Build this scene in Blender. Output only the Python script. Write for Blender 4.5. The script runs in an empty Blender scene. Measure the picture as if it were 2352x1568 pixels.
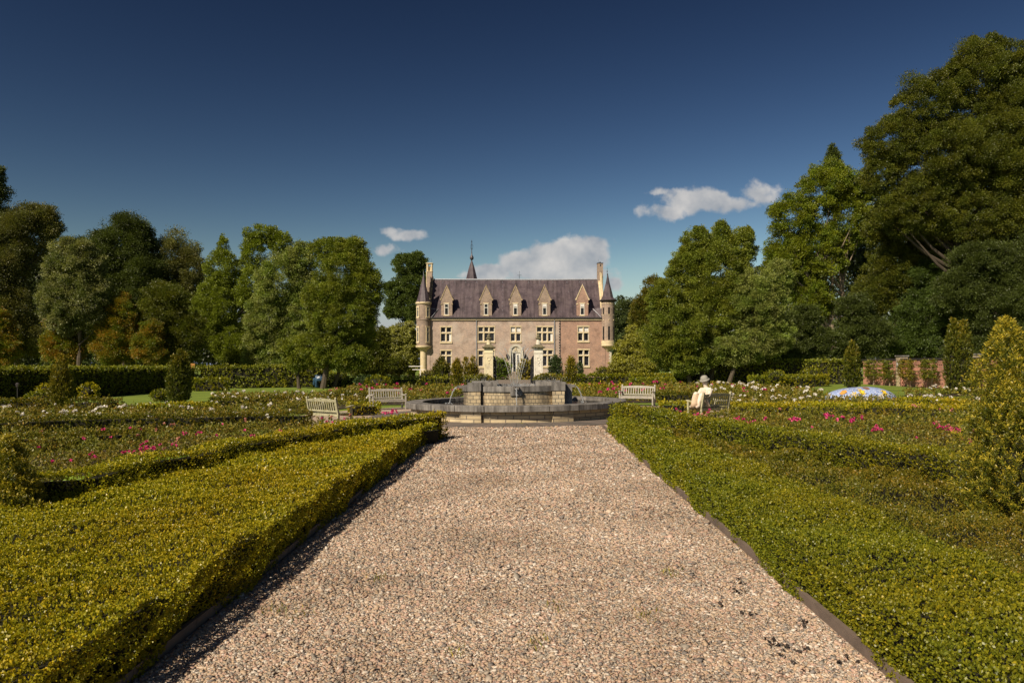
import bpy, math, random
import numpy as np
from mathutils import Vector, Matrix
R = math.radians
scene = bpy.context.scene
col = scene.collection

# ------------------------------------------------------------------ camera
H = 1.85            # eye height
F = 1750.0          # focal length in measuring units, 2352 of them across the frame
HZ = 838.0
SL = 0.011          # the garden rises gently towards +X
cam_d = bpy.data.cameras.new("camera"); cam = bpy.data.objects.new("camera", cam_d); col.objects.link(cam)
cam.location = (0, 0, H); cam.rotation_euler = (R(90), 0, 0)
cam_d.sensor_width = 36; cam_d.lens = 36 * F / 2352
cam_d.shift_y = (HZ - 784) / 2352
cam_d.clip_start = 0.1; cam_d.clip_end = 6000
scene.camera = cam

# ------------------------------------------------------------------ light
SUN_DIR = Vector((0.74, 0.86, -1.0)).normalized()      # the way the light travels
sun_el = math.asin(-SUN_DIR.z)
sun_d = bpy.data.lights.new("sun", 'SUN'); sun = bpy.data.objects.new("sun", sun_d); col.objects.link(sun)
sun_d.energy = 5.0; sun_d.angle = R(0.5); sun_d.color = (1.0, 0.88, 0.70)
sun.rotation_euler = SUN_DIR.to_track_quat('-Z', 'Y').to_euler()
scene.view_settings.view_transform = 'Standard'; scene.view_settings.look = 'None'
scene.view_settings.exposure = 0.25; scene.view_settings.gamma = 1
scene.view_settings.use_curve_mapping = False
scene.cycles.max_bounces = 5; scene.cycles.diffuse_bounces = 2; scene.cycles.glossy_bounces = 2
scene.cycles.transmission_bounces = 3; scene.cycles.transparent_max_bounces = 6
scene.cycles.caustics_reflective = False; scene.cycles.caustics_refractive = False

world = bpy.data.worlds.new("World"); scene.world = world; world.use_nodes = True
wn, wl = world.node_tree.nodes, world.node_tree.links
wn.clear()
def N(nt, t, **k):
    n = nt.new(t)
    for a, b in k.items(): setattr(n, a, b)
    return n
def mth(nt, ln, op, a, b=None, c=None, clamp=False):
    n = nt.new('ShaderNodeMath'); n.operation = op; n.use_clamp = clamp
    for i, v in enumerate((a, b, c)):
        if v is None: continue
        if hasattr(v, 'is_linked') or hasattr(v, 'links'): ln.new(v, n.inputs[i])
        else: n.inputs[i].default_value = v
    return n.outputs[0]
sky = N(wn, 'ShaderNodeTexSky', sky_type='NISHITA', sun_disc=False, sun_elevation=sun_el,
        sun_rotation=math.atan2(-SUN_DIR.x, -SUN_DIR.y), air_density=1.0, dust_density=0.3, ozone_density=3.0, altitude=50)
# a polarising, deeper sky: the same sky with its contrast raised
gam = N(wn, 'ShaderNodeGamma'); gam.inputs[1].default_value = 2.54
wl.new(sky.outputs[0], gam.inputs[0])
tint = N(wn, 'ShaderNodeMixRGB', blend_type='MULTIPLY'); tint.inputs[0].default_value = 1
tint.inputs[2].default_value = (0.0881, 0.0480, 0.0262, 1)
wl.new(gam.outputs[0], tint.inputs[1])
tc = N(wn, 'ShaderNodeTexCoord')
sep = N(wn, 'ShaderNodeSeparateXYZ'); wl.new(tc.outputs['Generated'], sep.inputs[0])
yy = mth(wn, wl, 'MAXIMUM', sep.outputs[1], 0.05)
u = mth(wn, wl, 'DIVIDE', sep.outputs[0], yy); v = mth(wn, wl, 'DIVIDE', sep.outputs[2], yy)
uv = N(wn, 'ShaderNodeCombineXYZ'); wl.new(u, uv.inputs[0]); wl.new(v, uv.inputs[1])
CL = [(1330,588,60,40,1.7),(1262,592,52,30,1.35),(1200,606,55,30,1.25),(1130,624,50,22,1.1),(1285,628,115,24,1.2),(1405,652,38,24,.7),
      (1600,462,92,34,.9),(1530,485,70,22,.7),(1690,468,70,22,.7),(1752,445,62,30,.75),(1512,440,50,14,.5),
      (945,541,62,17,.75),(905,532,40,13,.55),(885,573,42,18,.7),(1070,632,30,14,.55),(440,292,20,8,.16)]
field = None
for cx, cy, rx, ry, amp in CL:
    a = mth(wn, wl, 'MULTIPLY', mth(wn, wl, 'SUBTRACT', u, (cx-1176)/F), F/rx)
    b = mth(wn, wl, 'MULTIPLY', mth(wn, wl, 'SUBTRACT', v, (HZ-cy)/F), F/ry)
    d2 = mth(wn, wl, 'ADD', mth(wn, wl, 'MULTIPLY', a, a), mth(wn, wl, 'MULTIPLY', b, b))
    g = mth(wn, wl, 'MULTIPLY', mth(wn, wl, 'EXPONENT', mth(wn, wl, 'MULTIPLY', d2, -0.9)), amp)
    field = g if field is None else mth(wn, wl, 'MAXIMUM', field, g)
nz = N(wn, 'ShaderNodeTexNoise'); nz.inputs['Scale'].default_value = 34; nz.inputs['Detail'].default_value = 9; nz.inputs['Roughness'].default_value = .56
wl.new(uv.outputs[0], nz.inputs['Vector'])
nz2 = N(wn, 'ShaderNodeTexNoise'); nz2.inputs['Scale'].default_value = 20; nz2.inputs['Detail'].default_value = 6
off = N(wn, 'ShaderNodeVectorMath', operation='ADD'); off.inputs[1].default_value = (.012, -.016, 0)
wl.new(uv.outputs[0], off.inputs[0]); wl.new(off.outputs[0], nz2.inputs['Vector'])
dens = mth(wn, wl, 'ADD', field, mth(wn, wl, 'MULTIPLY', mth(wn, wl, 'SUBTRACT', nz.outputs[0], .5), 1.25))
mr = N(wn, 'ShaderNodeMapRange', interpolation_type='SMOOTHSTEP'); wl.new(dens, mr.inputs[0])
mr.inputs[1].default_value = .30; mr.inputs[2].default_value = .66; mr.inputs[3].default_value = 0; mr.inputs[4].default_value = .93
ccol = N(wn, 'ShaderNodeValToRGB'); wl.new(nz2.outputs[0], ccol.inputs[0])
ccol.color_ramp.elements[0].position = .34; ccol.color_ramp.elements[0].color = (2.7, 2.95, 3.3, 1)
ccol.color_ramp.elements[1].position = .62; ccol.color_ramp.elements[1].color = (5.4, 5.2, 5.0, 1)
mixc = N(wn, 'ShaderNodeMixRGB'); wl.new(mr.outputs[0], mixc.inputs[0])
hz_ = N(wn, 'ShaderNodeMapRange', interpolation_type='SMOOTHSTEP'); wl.new(sep.outputs[2], hz_.inputs[0])   # thin haze low over the horizon
hz_.inputs[1].default_value = .15; hz_.inputs[2].default_value = .0; hz_.inputs[3].default_value = 0; hz_.inputs[4].default_value = .9
mixh = N(wn, 'ShaderNodeMixRGB'); wl.new(hz_.outputs[0], mixh.inputs[0]); wl.new(tint.outputs[0], mixh.inputs[1]); mixh.inputs[2].default_value = (2.0, 2.65, 4.2, 1)
wl.new(mixh.outputs[0], mixc.inputs[1]); wl.new(ccol.outputs[0], mixc.inputs[2])
bg = N(wn, 'ShaderNodeBackground'); bg.inputs[1].default_value = 0.10; wl.new(mixc.outputs[0], bg.inputs[0])
wo = N(wn, 'ShaderNodeOutputWorld'); wl.new(bg.outputs[0], wo.inputs[0])

# ------------------------------------------------------------------ helpers
rng = np.random.default_rng(7); random.seed(7)
def gz(x, y=0):                       # ground height
    x = np.asarray(x, float); y = np.asarray(y, float)
    f = np.clip((90 - y) / 25, 0, 1)
    return SL * np.clip(x, -45, 45) * f
def P(x, y, z=0.0):                   # measured point at height z above the ground -> world X, Y
    Y = (H - z) * F / ((y - HZ) + SL * (x - 1176))
    return (x - 1176) * Y / F, Y
def at(x, Y): return (x - 1176) * Y / F
def zt(y, Y): return H - (y - HZ) * Y / F          # world z of a measured height at distance Y

WL = {}
def tag(o, label=None, cat=None, group=None, kind=None):
    if label: o["label"] = label
    if cat: o["category"] = cat
    if group: o["group"] = group
    if kind: o["kind"] = kind
    return o
def thing(name, label, cat, loc=(0, 0, 0), rz=0, group=None):
    o = bpy.data.objects.new(name, None); col.objects.link(o); o.empty_display_size = .3
    o.location = loc; o.rotation_euler = (0, 0, rz); tag(o, label, cat, group); WL[o.name] = Vector(loc)
    return o
def link_mesh(name, me, parent=None, world=True):
    o = bpy.data.objects.new(name, me); col.objects.link(o)
    if parent is not None:
        o.parent = parent; w = WL.get(parent.name, Vector((0, 0, 0)))
        if world and w.length > 0: me.transform(Matrix.Translation(-w))
        WL[o.name] = w if world else w
    else: WL[o.name] = Vector((0, 0, 0))
    return o
class MB:
    def __init__(s): s.v = []; s.f = []; s.n = 0
    def add(s, vs, fs):
        k = len(s.v); s.v += [tuple(p) for p in vs]; s.f += [tuple(i + k for i in f) for f in fs]; return s
    def box(s, x0, x1, y0, y1, z0, z1, M=None):
        p = [(x0,y0,z0),(x1,y0,z0),(x1,y1,z0),(x0,y1,z0),(x0,y0,z1),(x1,y0,z1),(x1,y1,z1),(x0,y1,z1)]
        if M is not None: p = [M @ Vector(q) for q in p]
        return s.add(p, [(3,2,1,0),(4,5,6,7),(0,1,5,4),(1,2,6,5),(2,3,7,6),(3,0,4,7)])
    def lathe(s, prof, n=24, c=(0,0), a0=0, a1=2*math.pi, rot=0):
        full = abs(a1 - a0 - 2*math.pi) < 1e-6; m = n if full else n + 1
        vs = []
        for r, z in prof:
            for i in range(m):
                a = a0 + (a1-a0)*i/n + rot
                vs.append((c[0]+r*math.cos(a), c[1]+r*math.sin(a), z))
        fs = []
        for j in range(len(prof)-1):
            for i in range(n):
                i2 = (i+1) % m
                fs.append((j*m+i, j*m+i2, (j+1)*m+i2, (j+1)*m+i))
        if full:
            if prof[0][0] > 1e-4: fs.append(tuple(range(m-1, -1, -1)))
            if prof[-1][0] > 1e-4: fs.append(tuple((len(prof)-1)*m + i for i in range(m)))
        return s.add(vs, fs)
    def ring(s, r0, r1, z0, z1, n=96, c=(0,0)):
        return s.lathe([(r0,z0),(r1,z0),(r1,z1),(r0,z1),(r0,z0)][::1], n, c) if False else s._ring(r0,r1,z0,z1,n,c)
    def _ring(s, r0, r1, z0, z1, n, c):
        vs = []
        for i in range(n):
            a = 2*math.pi*i/n; ca, sa = math.cos(a), math.sin(a)
            vs += [(c[0]+r0*ca,c[1]+r0*sa,z0),(c[0]+r1*ca,c[1]+r1*sa,z0),(c[0]+r1*ca,c[1]+r1*sa,z1),(c[0]+r0*ca,c[1]+r0*sa,z1)]
        fs = []
        for i in range(n):
            j = (i+1) % n
            for k in range(4): k2 = (k+1) % 4; fs.append((4*i+k, 4*i+k2, 4*j+k2, 4*j+k))
        return s.add(vs, fs)
    def tube(s, pts, rad, n=8, cap=True):
        pts = [Vector(p) for p in pts]; rad = rad if hasattr(rad, '__len__') else [rad]*len(pts)
        vs = []
        for i, p in enumerate(pts):
            d = (pts[min(i+1, len(pts)-1)] - pts[max(i-1, 0)])
            d = d.normalized() if d.length > 1e-9 else Vector((0,0,1))
            ax = Vector((0,0,1)).cross(d)
            ax = ax.normalized() if ax.length > 1e-3 else Vector((1,0,0))
            b = d.cross(ax)
            for k in range(n):
                a = 2*math.pi*k/n
                vs.append(p + (ax*math.cos(a) + b*math.sin(a))*rad[i])
        fs = [(j*n+i, j*n+(i+1)%n, (j+1)*n+(i+1)%n, (j+1)*n+i) for j in range(len(pts)-1) for i in range(n)]
        if cap: fs += [tuple(range(n-1,-1,-1)), tuple((len(pts)-1)*n+i for i in range(n))]
        return s.add(vs, fs)
    def prism(s, poly, y0, y1):       # poly in (x, z), extruded along y
        n = len(poly)
        vs = [(x, y0, z) for x, z in poly] + [(x, y1, z) for x, z in poly]
        fs = [tuple(range(n)), tuple(range(2*n-1, n-1, -1))] + [(i, n+i, n+(i+1)%n, (i+1)%n) for i in range(n)]
        return s.add(vs, fs)
    def blob(s, c, r, n=8, m=6):
        vs = []
        for j in range(m+1):
            t = math.pi*j/m
            for i in range(n):
                a = 2*math.pi*i/n
                vs.append((c[0]+r[0]*math.sin(t)*math.cos(a), c[1]+r[1]*math.sin(t)*math.sin(a), c[2]-r[2]*math.cos(t)))
        return s.add(vs, [(j*n+i, j*n+(i+1)%n, (j+1)*n+(i+1)%n, (j+1)*n+i) for j in range(m) for i in range(n)])
    def build(s, name, mat, parent=None, world=True, smooth=False, bevel=0):
        me = bpy.data.meshes.new(name); me.from_pydata(s.v, [], s.f); me.materials.append(mat)
        if smooth:
            me.polygons.foreach_set('use_smooth', [True]*len(me.polygons))
        o = link_mesh(name, me, parent, world)
        if bevel:
            b = o.modifiers.new('bevel', 'BEVEL'); b.width = bevel; b.segments = 2; b.limit_method = 'ANGLE'
        return o
def np_mesh(name, V, nv, mat, tintv=None, parent=None, world=True):
    """V: (n*nv,3) vertices of n separate polygons with nv corners each"""
    n = len(V)//nv
    me = bpy.data.meshes.new(name)
    me.vertices.add(len(V)); me.vertices.foreach_set('co', np.ascontiguousarray(V, dtype=np.float32).ravel())
    me.loops.add(len(V)); me.loops.foreach_set('vertex_index', np.arange(len(V), dtype=np.int32))
    me.polygons.add(n); me.polygons.foreach_set('loop_start', np.arange(0, len(V), nv, dtype=np.int32))
    me.update(calc_edges=True)
    if tintv is not None:
        at_ = me.attributes.new('tint', 'FLOAT', 'FACE'); at_.data.foreach_set('value', np.asarray(tintv, dtype=np.float32))
    me.materials.append(mat)
    return link_mesh(name, me, parent, world)
def unit(a): return a / np.maximum(np.linalg.norm(a, axis=1, keepdims=True), 1e-9)
def rdir(n):
    return unit(rng.normal(size=(n, 3)))
def leaves(Pt, D, size, width=.5, fold=.0):
    """rhombic leaves: base Pt, long axis D, length size (array)"""
    n = len(Pt); D = unit(D); S = unit(np.cross(D, rdir(n))); L = np.asarray(size).reshape(-1, 1)*np.ones((n, 1))
    Nn = np.cross(D, S)
    V = np.empty((n, 4, 3))
    V[:, 0] = Pt; V[:, 2] = Pt + D*L
    V[:, 1] = Pt + D*L*.52 + S*L*width*.5 + Nn*L*fold; V[:, 3] = Pt + D*L*.52 - S*L*width*.5 + Nn*L*fold
    return V.reshape(-1, 3)

# ------------------------------------------------------------------ materials
MATS = {}
def newmat(name):
    m = bpy.data.materials.new(name); m.use_nodes = True
    nt = m.node_tree; b = nt.nodes['Principled BSDF']; MATS[name] = m
    return m, nt.nodes, nt.links, b
def ramp(nodes, cols, pos=None, interp='LINEAR'):
    r = nodes.new('ShaderNodeValToRGB'); e = r.color_ramp.elements; r.color_ramp.interpolation = interp
    pos = pos or [i/(len(cols)-1) for i in range(len(cols))]
    while len(e) < len(cols): e.new(.5)
    for i, (c, p) in enumerate(zip(cols, pos)):
        e[i].position = p; e[i].color = (*c, 1)
    return r
def noise(nodes, links, scale, detail=4, vec=None, rough=.55, stretch=None, coord='Object'):
    t = nodes.new('ShaderNodeTexNoise'); t.inputs['Scale'].default_value = scale; t.inputs['Detail'].default_value = detail
    t.inputs['Roughness'].default_value = rough
    if vec is None:
        c = nodes.new('ShaderNodeTexCoord'); vec = c.outputs[coord]
    if stretch:
        mp = nodes.new('ShaderNodeMapping'); mp.inputs['Scale'].default_value = stretch; links.new(vec, mp.inputs[0]); vec = mp.outputs[0]
    links.new(vec, t.inputs['Vector'])
    return t.outputs[0]
def mixc_(nodes, links, fac, a, b, mode='MIX'):
    m = nodes.new('ShaderNodeMixRGB'); m.blend_type = mode
    for i, x in ((0, fac), (1, a), (2, b)):
        if isinstance(x, (int, float)): m.inputs[i].default_value = x
        elif isinstance(x, tuple): m.inputs[i].default_value = (*x[:3], 1)
        else: links.new(x, m.inputs[i])
    return m.outputs[0]
def simple(name, colr, rough=.7, var=.25, scale=6, bump=0, metal=0, spec=.3, detail=5, stretch=None, col2=None):
    m, nd, ln, b = newmat(name)
    n = noise(nd, ln, scale, detail, stretch=stretch)
    c2 = col2 or tuple(x*(1-var) for x in colr); c1 = tuple(min(1, x*(1+var*.6)) for x in colr)
    r = ramp(nd, [c2, colr, c1], [.3, .5, .72]); ln.new(n, r.inputs[0]); ln.new(r.outputs[0], b.inputs['Base Color'])
    b.inputs['Roughness'].default_value = rough; b.inputs['Metallic'].default_value = metal; b.inputs['Specular IOR Level'].default_value = spec
    if bump:
        bp = nd.new('ShaderNodeBump'); bp.inputs['Strength'].default_value = bump; bp.inputs['Distance'].default_value = .02
        ln.new(n, bp.inputs['Height']); ln.new(bp.outputs[0], b.inputs['Normal'])
    return m
def leafmat(name, cols, pos=None, trans=.3, rough=.45, spec=.35, patch=.5, pscale=.8, patchcol=None, gain=1.7):
    """leaf colours by random per-leaf value; broad patches shift towards patchcol"""
    m, nd, ln, b = newmat(name)
    a = nd.new('ShaderNodeAttribute'); a.attribute_name = 'tint'
    if gain: cols = [(min(.9, q[0]*gain*1.08), min(.9, q[1]*gain), q[2]*gain*.6) for q in cols]
    r = ramp(nd, cols, pos); ln.new(a.outputs['Fac'], r.inputs[0]); c = r.outputs[0]
    if patchcol:
        n = noise(nd, ln, pscale, 3); mr_ = nd.new('ShaderNodeMapRange'); ln.new(n, mr_.inputs[0])
        mr_.inputs[1].default_value = .42; mr_.inputs[2].default_value = .62; mr_.inputs[4].default_value = patch
        c = mixc_(nd, ln, mr_.outputs[0], c, mixc_(nd, ln, 1.0, r.outputs[0], patchcol, 'MULTIPLY'))
    ln.new(c, b.inputs['Base Color']); b.inputs['Roughness'].default_value = rough; b.inputs['Specular IOR Level'].default_value = spec
    t = nd.new('ShaderNodeBsdfTranslucent'); ln.new(mixc_(nd, ln, 1.0, c, (1.1, 1.15, .5) if gain else (1, 1, 1), 'MULTIPLY'), t.inputs[0])
    mx = nd.new('ShaderNodeMixShader'); mx.inputs[0].default_value = trans
    ln.new(b.outputs[0], mx.inputs[1]); ln.new(t.outputs[0], mx.inputs[2])
    ln.new(mx.outputs[0], nd['Material Output'].inputs['Surface'])
    return m

M_box = leafmat('box_leaves', [(.034,.052,.008),(.138,.148,.012),(.262,.235,.015),(.36,.27,.02)], [0,.35,.75,1], patchcol=(1.10,.90,.8), pscale=.45, patch=.6, rough=.38)
M_boxg = leafmat('green_box_leaves', [(.028,.048,.008),(.086,.104,.012),(.158,.166,.014),(.28,.23,.02)], [0,.42,.82,1], patchcol=(1.35,1.05,.8), pscale=.5, patch=.6, rough=.38)
M_boxb = leafmat('rusty_box_leaves', [(.026,.042,.010),(.075,.085,.014),(.13,.115,.018),(.24,.15,.03)], [0,.4,.78,1], patchcol=(1.12,.9,.85), pscale=.7, patch=.8, rough=.4)
M_hornbeam = leafmat('hornbeam_leaves', [(.040,.062,.010),(.105,.125,.016),(.19,.20,.022)], patchcol=(1.2,.95,.8), pscale=.6)
M_rose = leafmat('rose_leaves', [(.030,.045,.010),(.080,.092,.018),(.155,.148,.025),(.28,.18,.08)], [0,.4,.8,1], patchcol=(1.25,.82,.9), pscale=.9, patch=.7)
M_yew = leafmat('yew_needles', [(.022,.034,.008),(.060,.068,.010),(.17,.13,.018)], [0,.55,1], rough=.4, trans=.18)
M_yewgold = leafmat('golden_yew_needles', [(.024,.040,.007),(.10,.105,.013),(.36,.285,.04)], [0,.5,1], rough=.4, trans=.18)
M_yewgold2 = leafmat('tawny_yew_needles', [(.03,.040,.008),(.10,.092,.012),(.27,.19,.03)], [0,.5,1], rough=.4, trans=.18)
def treemat(name, c, **k):
    return leafmat(name, [tuple(x*.45 for x in c), c, tuple(min(1, x*1.7) for x in c)], [0,.55,1], **k)
M_twig = simple('hedge_twigs', (.022,.020,.010), .9, .5, 30)
M_bark = simple('grey_bark', (.085,.065,.045), .9, .45, 9, .5, stretch=(3,3,.6))
M_palebark = simple('pale_bark', (.26,.20,.14), .85, .4, 7, .4, stretch=(3,3,.6))
M_soil = simple('soil', (.060,.042,.028), .95, .5, 5, .5)
# ------------------------------------------------------------------ ground
def grass_mat():
    m, nd, ln, b = newmat('lawn_grass')
    n1 = noise(nd, ln, .35, 4); n2 = noise(nd, ln, 22, 6)
    r1 = ramp(nd, [(.11,.15,.015),(.16,.22,.018),(.21,.27,.022)], [.3,.5,.7]); ln.new(n1, r1.inputs[0])
    r2 = ramp(nd, [(.6,.6,.6),(1.2,1.2,1.2)], [.35,.65]); ln.new(n2, r2.inputs[0])
    ln.new(mixc_(nd, ln, 1.0, r1.outputs[0], r2.outputs[0], 'MULTIPLY'), b.inputs['Base Color'])
    b.inputs['Roughness'].default_value = .8
    bp = nd.new('ShaderNodeBump'); bp.inputs['Strength'].default_value = .6; bp.inputs['Distance'].default_value = .03
    ln.new(n2, bp.inputs['Height']); ln.new(bp.outputs[0], b.inputs['Normal'])
    return m
M_grass = grass_mat()
def ground_sheet(name, polyfn, mat, lift, xs, ys):
    V = []; Fc = []
    nx, ny = len(xs), len(ys)
    for y in ys:
        for x in xs: V.append((x, y, float(gz(x, y)) + lift))
    for j in range(ny-1):
        for i in range(nx-1):
            Fc.append((j*nx+i, j*nx+i+1, (j+1)*nx+i+1, (j+1)*nx+i))
    me = bpy.data.meshes.new(name); me.from_pydata(V, [], Fc); me.materials.append(mat)
    return link_mesh(name, me)
g = ground_sheet('ground', None, M_grass, -.012, [-3000,-300,-45,-30,-20,-10,0,10,20,30,45,300,3000], [-60,-5,5,15,30,45,60,65,70,75,80,85,90,110,300,4000])
tag(g, kind='structure')

def gravel_mat():
    m, nd, ln, b = newmat('gravel_bed')
    tcn = nd.new('ShaderNodeTexCoord')
    def vor(s, f='F1'):
        v_ = nd.new('ShaderNodeTexVoronoi'); v_.inputs['Scale'].default_value = s; v_.feature = f
        ln.new(tcn.outputs['Object'], v_.inputs['Vector']); return v_
    v1 = vor(38); sp = nd.new('ShaderNodeSeparateColor'); ln.new(v1.outputs['Color'], sp.inputs[0])
    r = ramp(nd, STONE, [i/(len(STONE)-1) for i in range(len(STONE))]); ln.new(sp.outputs[0], r.inputs[0])
    e = mth(nd, ln, 'MULTIPLY', v1.outputs['Distance'], 38); 
    ed = ramp(nd, [(1,1,1),(1,1,1),(.6,.55,.5)], [0,.5,.95]); ln.new(v1.outputs['Distance'], ed.inputs[0])
    n = noise(nd, ln, .7, 5); rn = ramp(nd, [(.82,.80,.78),(1.05,1.05,1.05)], [.35,.65]); ln.new(n, rn.inputs[0])
    c = mixc_(nd, ln, 1.0, r.outputs[0], rn.outputs[0], 'MULTIPLY'); c = mixc_(nd, ln, 1.0, c, ed.outputs[0], 'MULTIPLY')
    ln.new(c, b.inputs['Base Color']); b.inputs['Roughness'].default_value = .85
    bp = nd.new('ShaderNodeBump'); bp.inputs['Strength'].default_value = .8; bp.inputs['Distance'].default_value = .012; bp.invert = True
    ln.new(v1.outputs['Distance'], bp.inputs['Height']); ln.new(bp.outputs[0], b.inputs['Normal'])
    return m
STONE = [(.19,.16,.14),(.29,.25,.20),(.44,.31,.20),(.50,.36,.24),(.42,.27,.20),(.54,.42,.31),(.38,.31,.24),(.50,.34,.25),(.62,.54,.45),(.36,.22,.17)]
M_gravel = gravel_mat()
def pathL(Y): return -2.25 + .0125*(Y-4.5)
def pathR(Y): return 2.20 + .025*(Y-4.5)
FC = (0.16, 27.9)                                       # fountain centre
FZ = float(gz(FC[0], FC[1]))
ys = [-4, 0, 4, 8, 12, 16, 19, 22.5]
V = []; Fc = []
for y in ys: V += [(pathL(y), y, float(gz(pathL(y), y))), (pathR(y), y, float(gz(pathR(y), y)))]
for i in range(len(ys)-1): Fc.append((2*i, 2*i+1, 2*i+3, 2*i+2))
me = bpy.data.meshes.new('gravel_path'); me.from_pydata(V, [], Fc); me.materials.append(M_gravel)
tag(link_mesh('gravel_path', me), kind='structure')
V = []; Fc = []; n = 96
for r_ in (3.0, 5.6, 8.4):
    for i in range(n):
        a = 2*math.pi*i/n; x, y = FC[0]+r_*math.cos(a), FC[1]+r_*math.sin(a)
        V.append((x, y, float(gz(x, y)) - .004))
for k in range(2):
    for i in range(n): Fc.append((k*n+i, (k)*n+(i+1)%n, (k+1)*n+(i+1)%n, (k+1)*n+i))
me = bpy.data.meshes.new('gravel_ring'); me.from_pydata(V, [], [f[::-1] for f in Fc]); me.materials.append(M_gravel)
tag(link_mesh('gravel_ring', me), kind='structure')
M_drive = simple('drive_asphalt', (.20,.165,.135), .9, .2, 3, .2)
b_ = MB(); b_.add([(-2.2,36.2,.004),(2.6,36.2,.004),(2.4,69,.004),(-2.1,69,.004)], [(0,1,2,3)])
b_.add([(-2.1,69,.004),(2.4,69,.004),(2.4,75,.004),(-2.1,75,.004)], [(0,1,2,3)])
b_.add([(-14,75,.004),(16,75,.004),(16,97,.004),(-14,97,.004)], [(0,1,2,3)])
tag(b_.build('drive', M_drive), kind='structure')
# loose stones on the path: many small flattened chips
ico = np.array([(0,0,-1),(.72,-.53,-.45),(-.28,-.85,-.45),(-.89,0,-.45),(-.28,.85,-.45),(.72,.53,-.45),(.28,-.85,.45),(-.72,-.53,.45),(-.72,.53,.45),(.28,.85,.45),(.89,0,.45),(0,0,1)])
icf = np.array([(0,1,2),(1,0,5),(0,2,3),(0,3,4),(0,4,5),(1,5,10),(2,1,6),(3,2,7),(4,3,8),(5,4,9),(1,10,6),(2,6,7),(3,7,8),(4,8,9),(5,9,10),(6,10,11),(7,6,11),(8,7,11),(9,8,11),(10,9,11)])
def stones(zones):
    Xs=[];Ys=[];Ss=[]
    for y0, y1, dens, s0 in zones:
        n = int(dens*4.8*(y1-y0)); y = rng.uniform(y0, y1, n); t = rng.uniform(0, 1, n)
        x = pathL(y) + .02 + (pathR(y)-pathL(y)-.04)*t
        Xs.append(x); Ys.append(y); Ss.append(s0*np.exp(rng.normal(0, .33, n)))
    x = np.concatenate(Xs); y = np.concatenate(Ys); s = np.concatenate(Ss); n = len(x)
    keep = np.hypot(x-FC[0], y-FC[1]) > 5.35; x, y, s = x[keep], y[keep], s[keep]; n = len(x)
    base = ico[None]*(1+rng.normal(0, .30, (n, 12, 1)))*np.stack([np.ones(n), rng.uniform(.55,1,n), rng.uniform(.22,.42,n)], 1)[:, None, :]
    # random tilt and turn
    a = rng.uniform(0, 6.283, n); tx = rng.normal(0, .32, n); ty = rng.normal(0, .32, n)
    bx = base[..., 0]; by = base[..., 1]; bz = base[..., 2]
    by, bz = by*np.cos(tx)[:,None]-bz*np.sin(tx)[:,None], by*np.sin(tx)[:,None]+bz*np.cos(tx)[:,None]
    bx, bz = bx*np.cos(ty)[:,None]-bz*np.sin(ty)[:,None], bx*np.sin(ty)[:,None]+bz*np.cos(ty)[:,None]
    X = bx*np.cos(a)[:,None]-by*np.sin(a)[:,None]; Y2 = bx*np.sin(a)[:,None]+by*np.cos(a)[:,None]
    V = np.stack([X, Y2, bz], -1)*s[:,None,None]
    V += np.stack([x, y, gz(x, y)+s*.14+rng.uniform(0,.005,n)], -1)[:,None,:]
    tv = np.repeat(rng.random(n), 20)
    Fx = (icf[None]+np.arange(n)[:,None,None]*12).reshape(-1)
    me = bpy.data.meshes.new('gravel_stones'); me.vertices.add(n*12); me.vertices.foreach_set('co', V.astype(np.float32).ravel())
    me.loops.add(n*60); me.loops.foreach_set('vertex_index', Fx.astype(np.int32))
    me.polygons.add(n*20); me.polygons.foreach_set('loop_start', np.arange(0, n*60, 3, dtype=np.int32))
    me.update(calc_edges=True)
    q = me.attributes.new('tint', 'FLOAT', 'FACE'); q.data.foreach_set('value', tv.astype(np.float32))
    m, nd, ln, b = newmat('stone_chips')
    at_ = nd.new('ShaderNodeAttribute'); at_.attribute_name = 'tint'
    r = ramp(nd, STONE, None, 'CONSTANT'); ln.new(at_.outputs['Fac'], r.inputs[0])
    nn = noise(nd, ln, .7, 5); rn = ramp(nd, [(.76,.74,.71),(1.08,1.08,1.08)], [.36,.62]); ln.new(nn, rn.inputs[0])
    ln.new(mixc_(nd, ln, 1.0, r.outputs[0], rn.outputs[0], 'MULTIPLY'), b.inputs['Base Color']); b.inputs['Roughness'].default_value = .8
    me.materials.append(m)
    o = link_mesh('gravel_stones', me); tag(o, kind='stuff', label='loose pinkish beige stone chips covering the garden path', cat='gravel')
stones([(4.0,6.2,7600,.0104),(6.2,9,4400,.0122),(9,13,2200,.0150),(13,18,850,.020),(18,22.8,480,.024)])

# metal edging along the path
M_edge = simple('rusty_edging', (.16,.12,.095), .7, .3, 4, .2)
for nm, fn, s in (('left', pathL, -1), ('right', pathR, 1)):
    b_ = MB(); ysn = list(np.linspace(1, 21.3 if s < 0 else 22.2, 24))
    for i in range(len(ysn)-1):
        y0, y1 = ysn[i], ysn[i+1]; x0, x1 = fn(y0), fn(y1)
        j = .012*math.sin(i*1.7)
        z0, z1 = float(gz(x0, y0)), float(gz(x1, y1))
        t = .035*s; hh = .075
        b_.add([(x0,y0,z0-.05),(x0+t,y0,z0-.05),(x0+t,y0,z0+hh),(x0,y0,z0+hh),(x1,y1-.006,z1-.05),(x1+t,y1-.006,z1-.05),(x1+t,y1-.006,z1+hh+j*.3),(x1,y1-.006,z1+hh+j*.3)],
               [(0,1,2,3),(7,6,5,4),(0,4,5,1),(1,5,6,2),(2,6,7,3),(3,7,4,0)])
    o = b_.build('kerb', M_edge); tag(o, kind='structure', label=('shaded' if s<0 else 'sunlit')+' brown metal edging strip along the gravel path')

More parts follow.
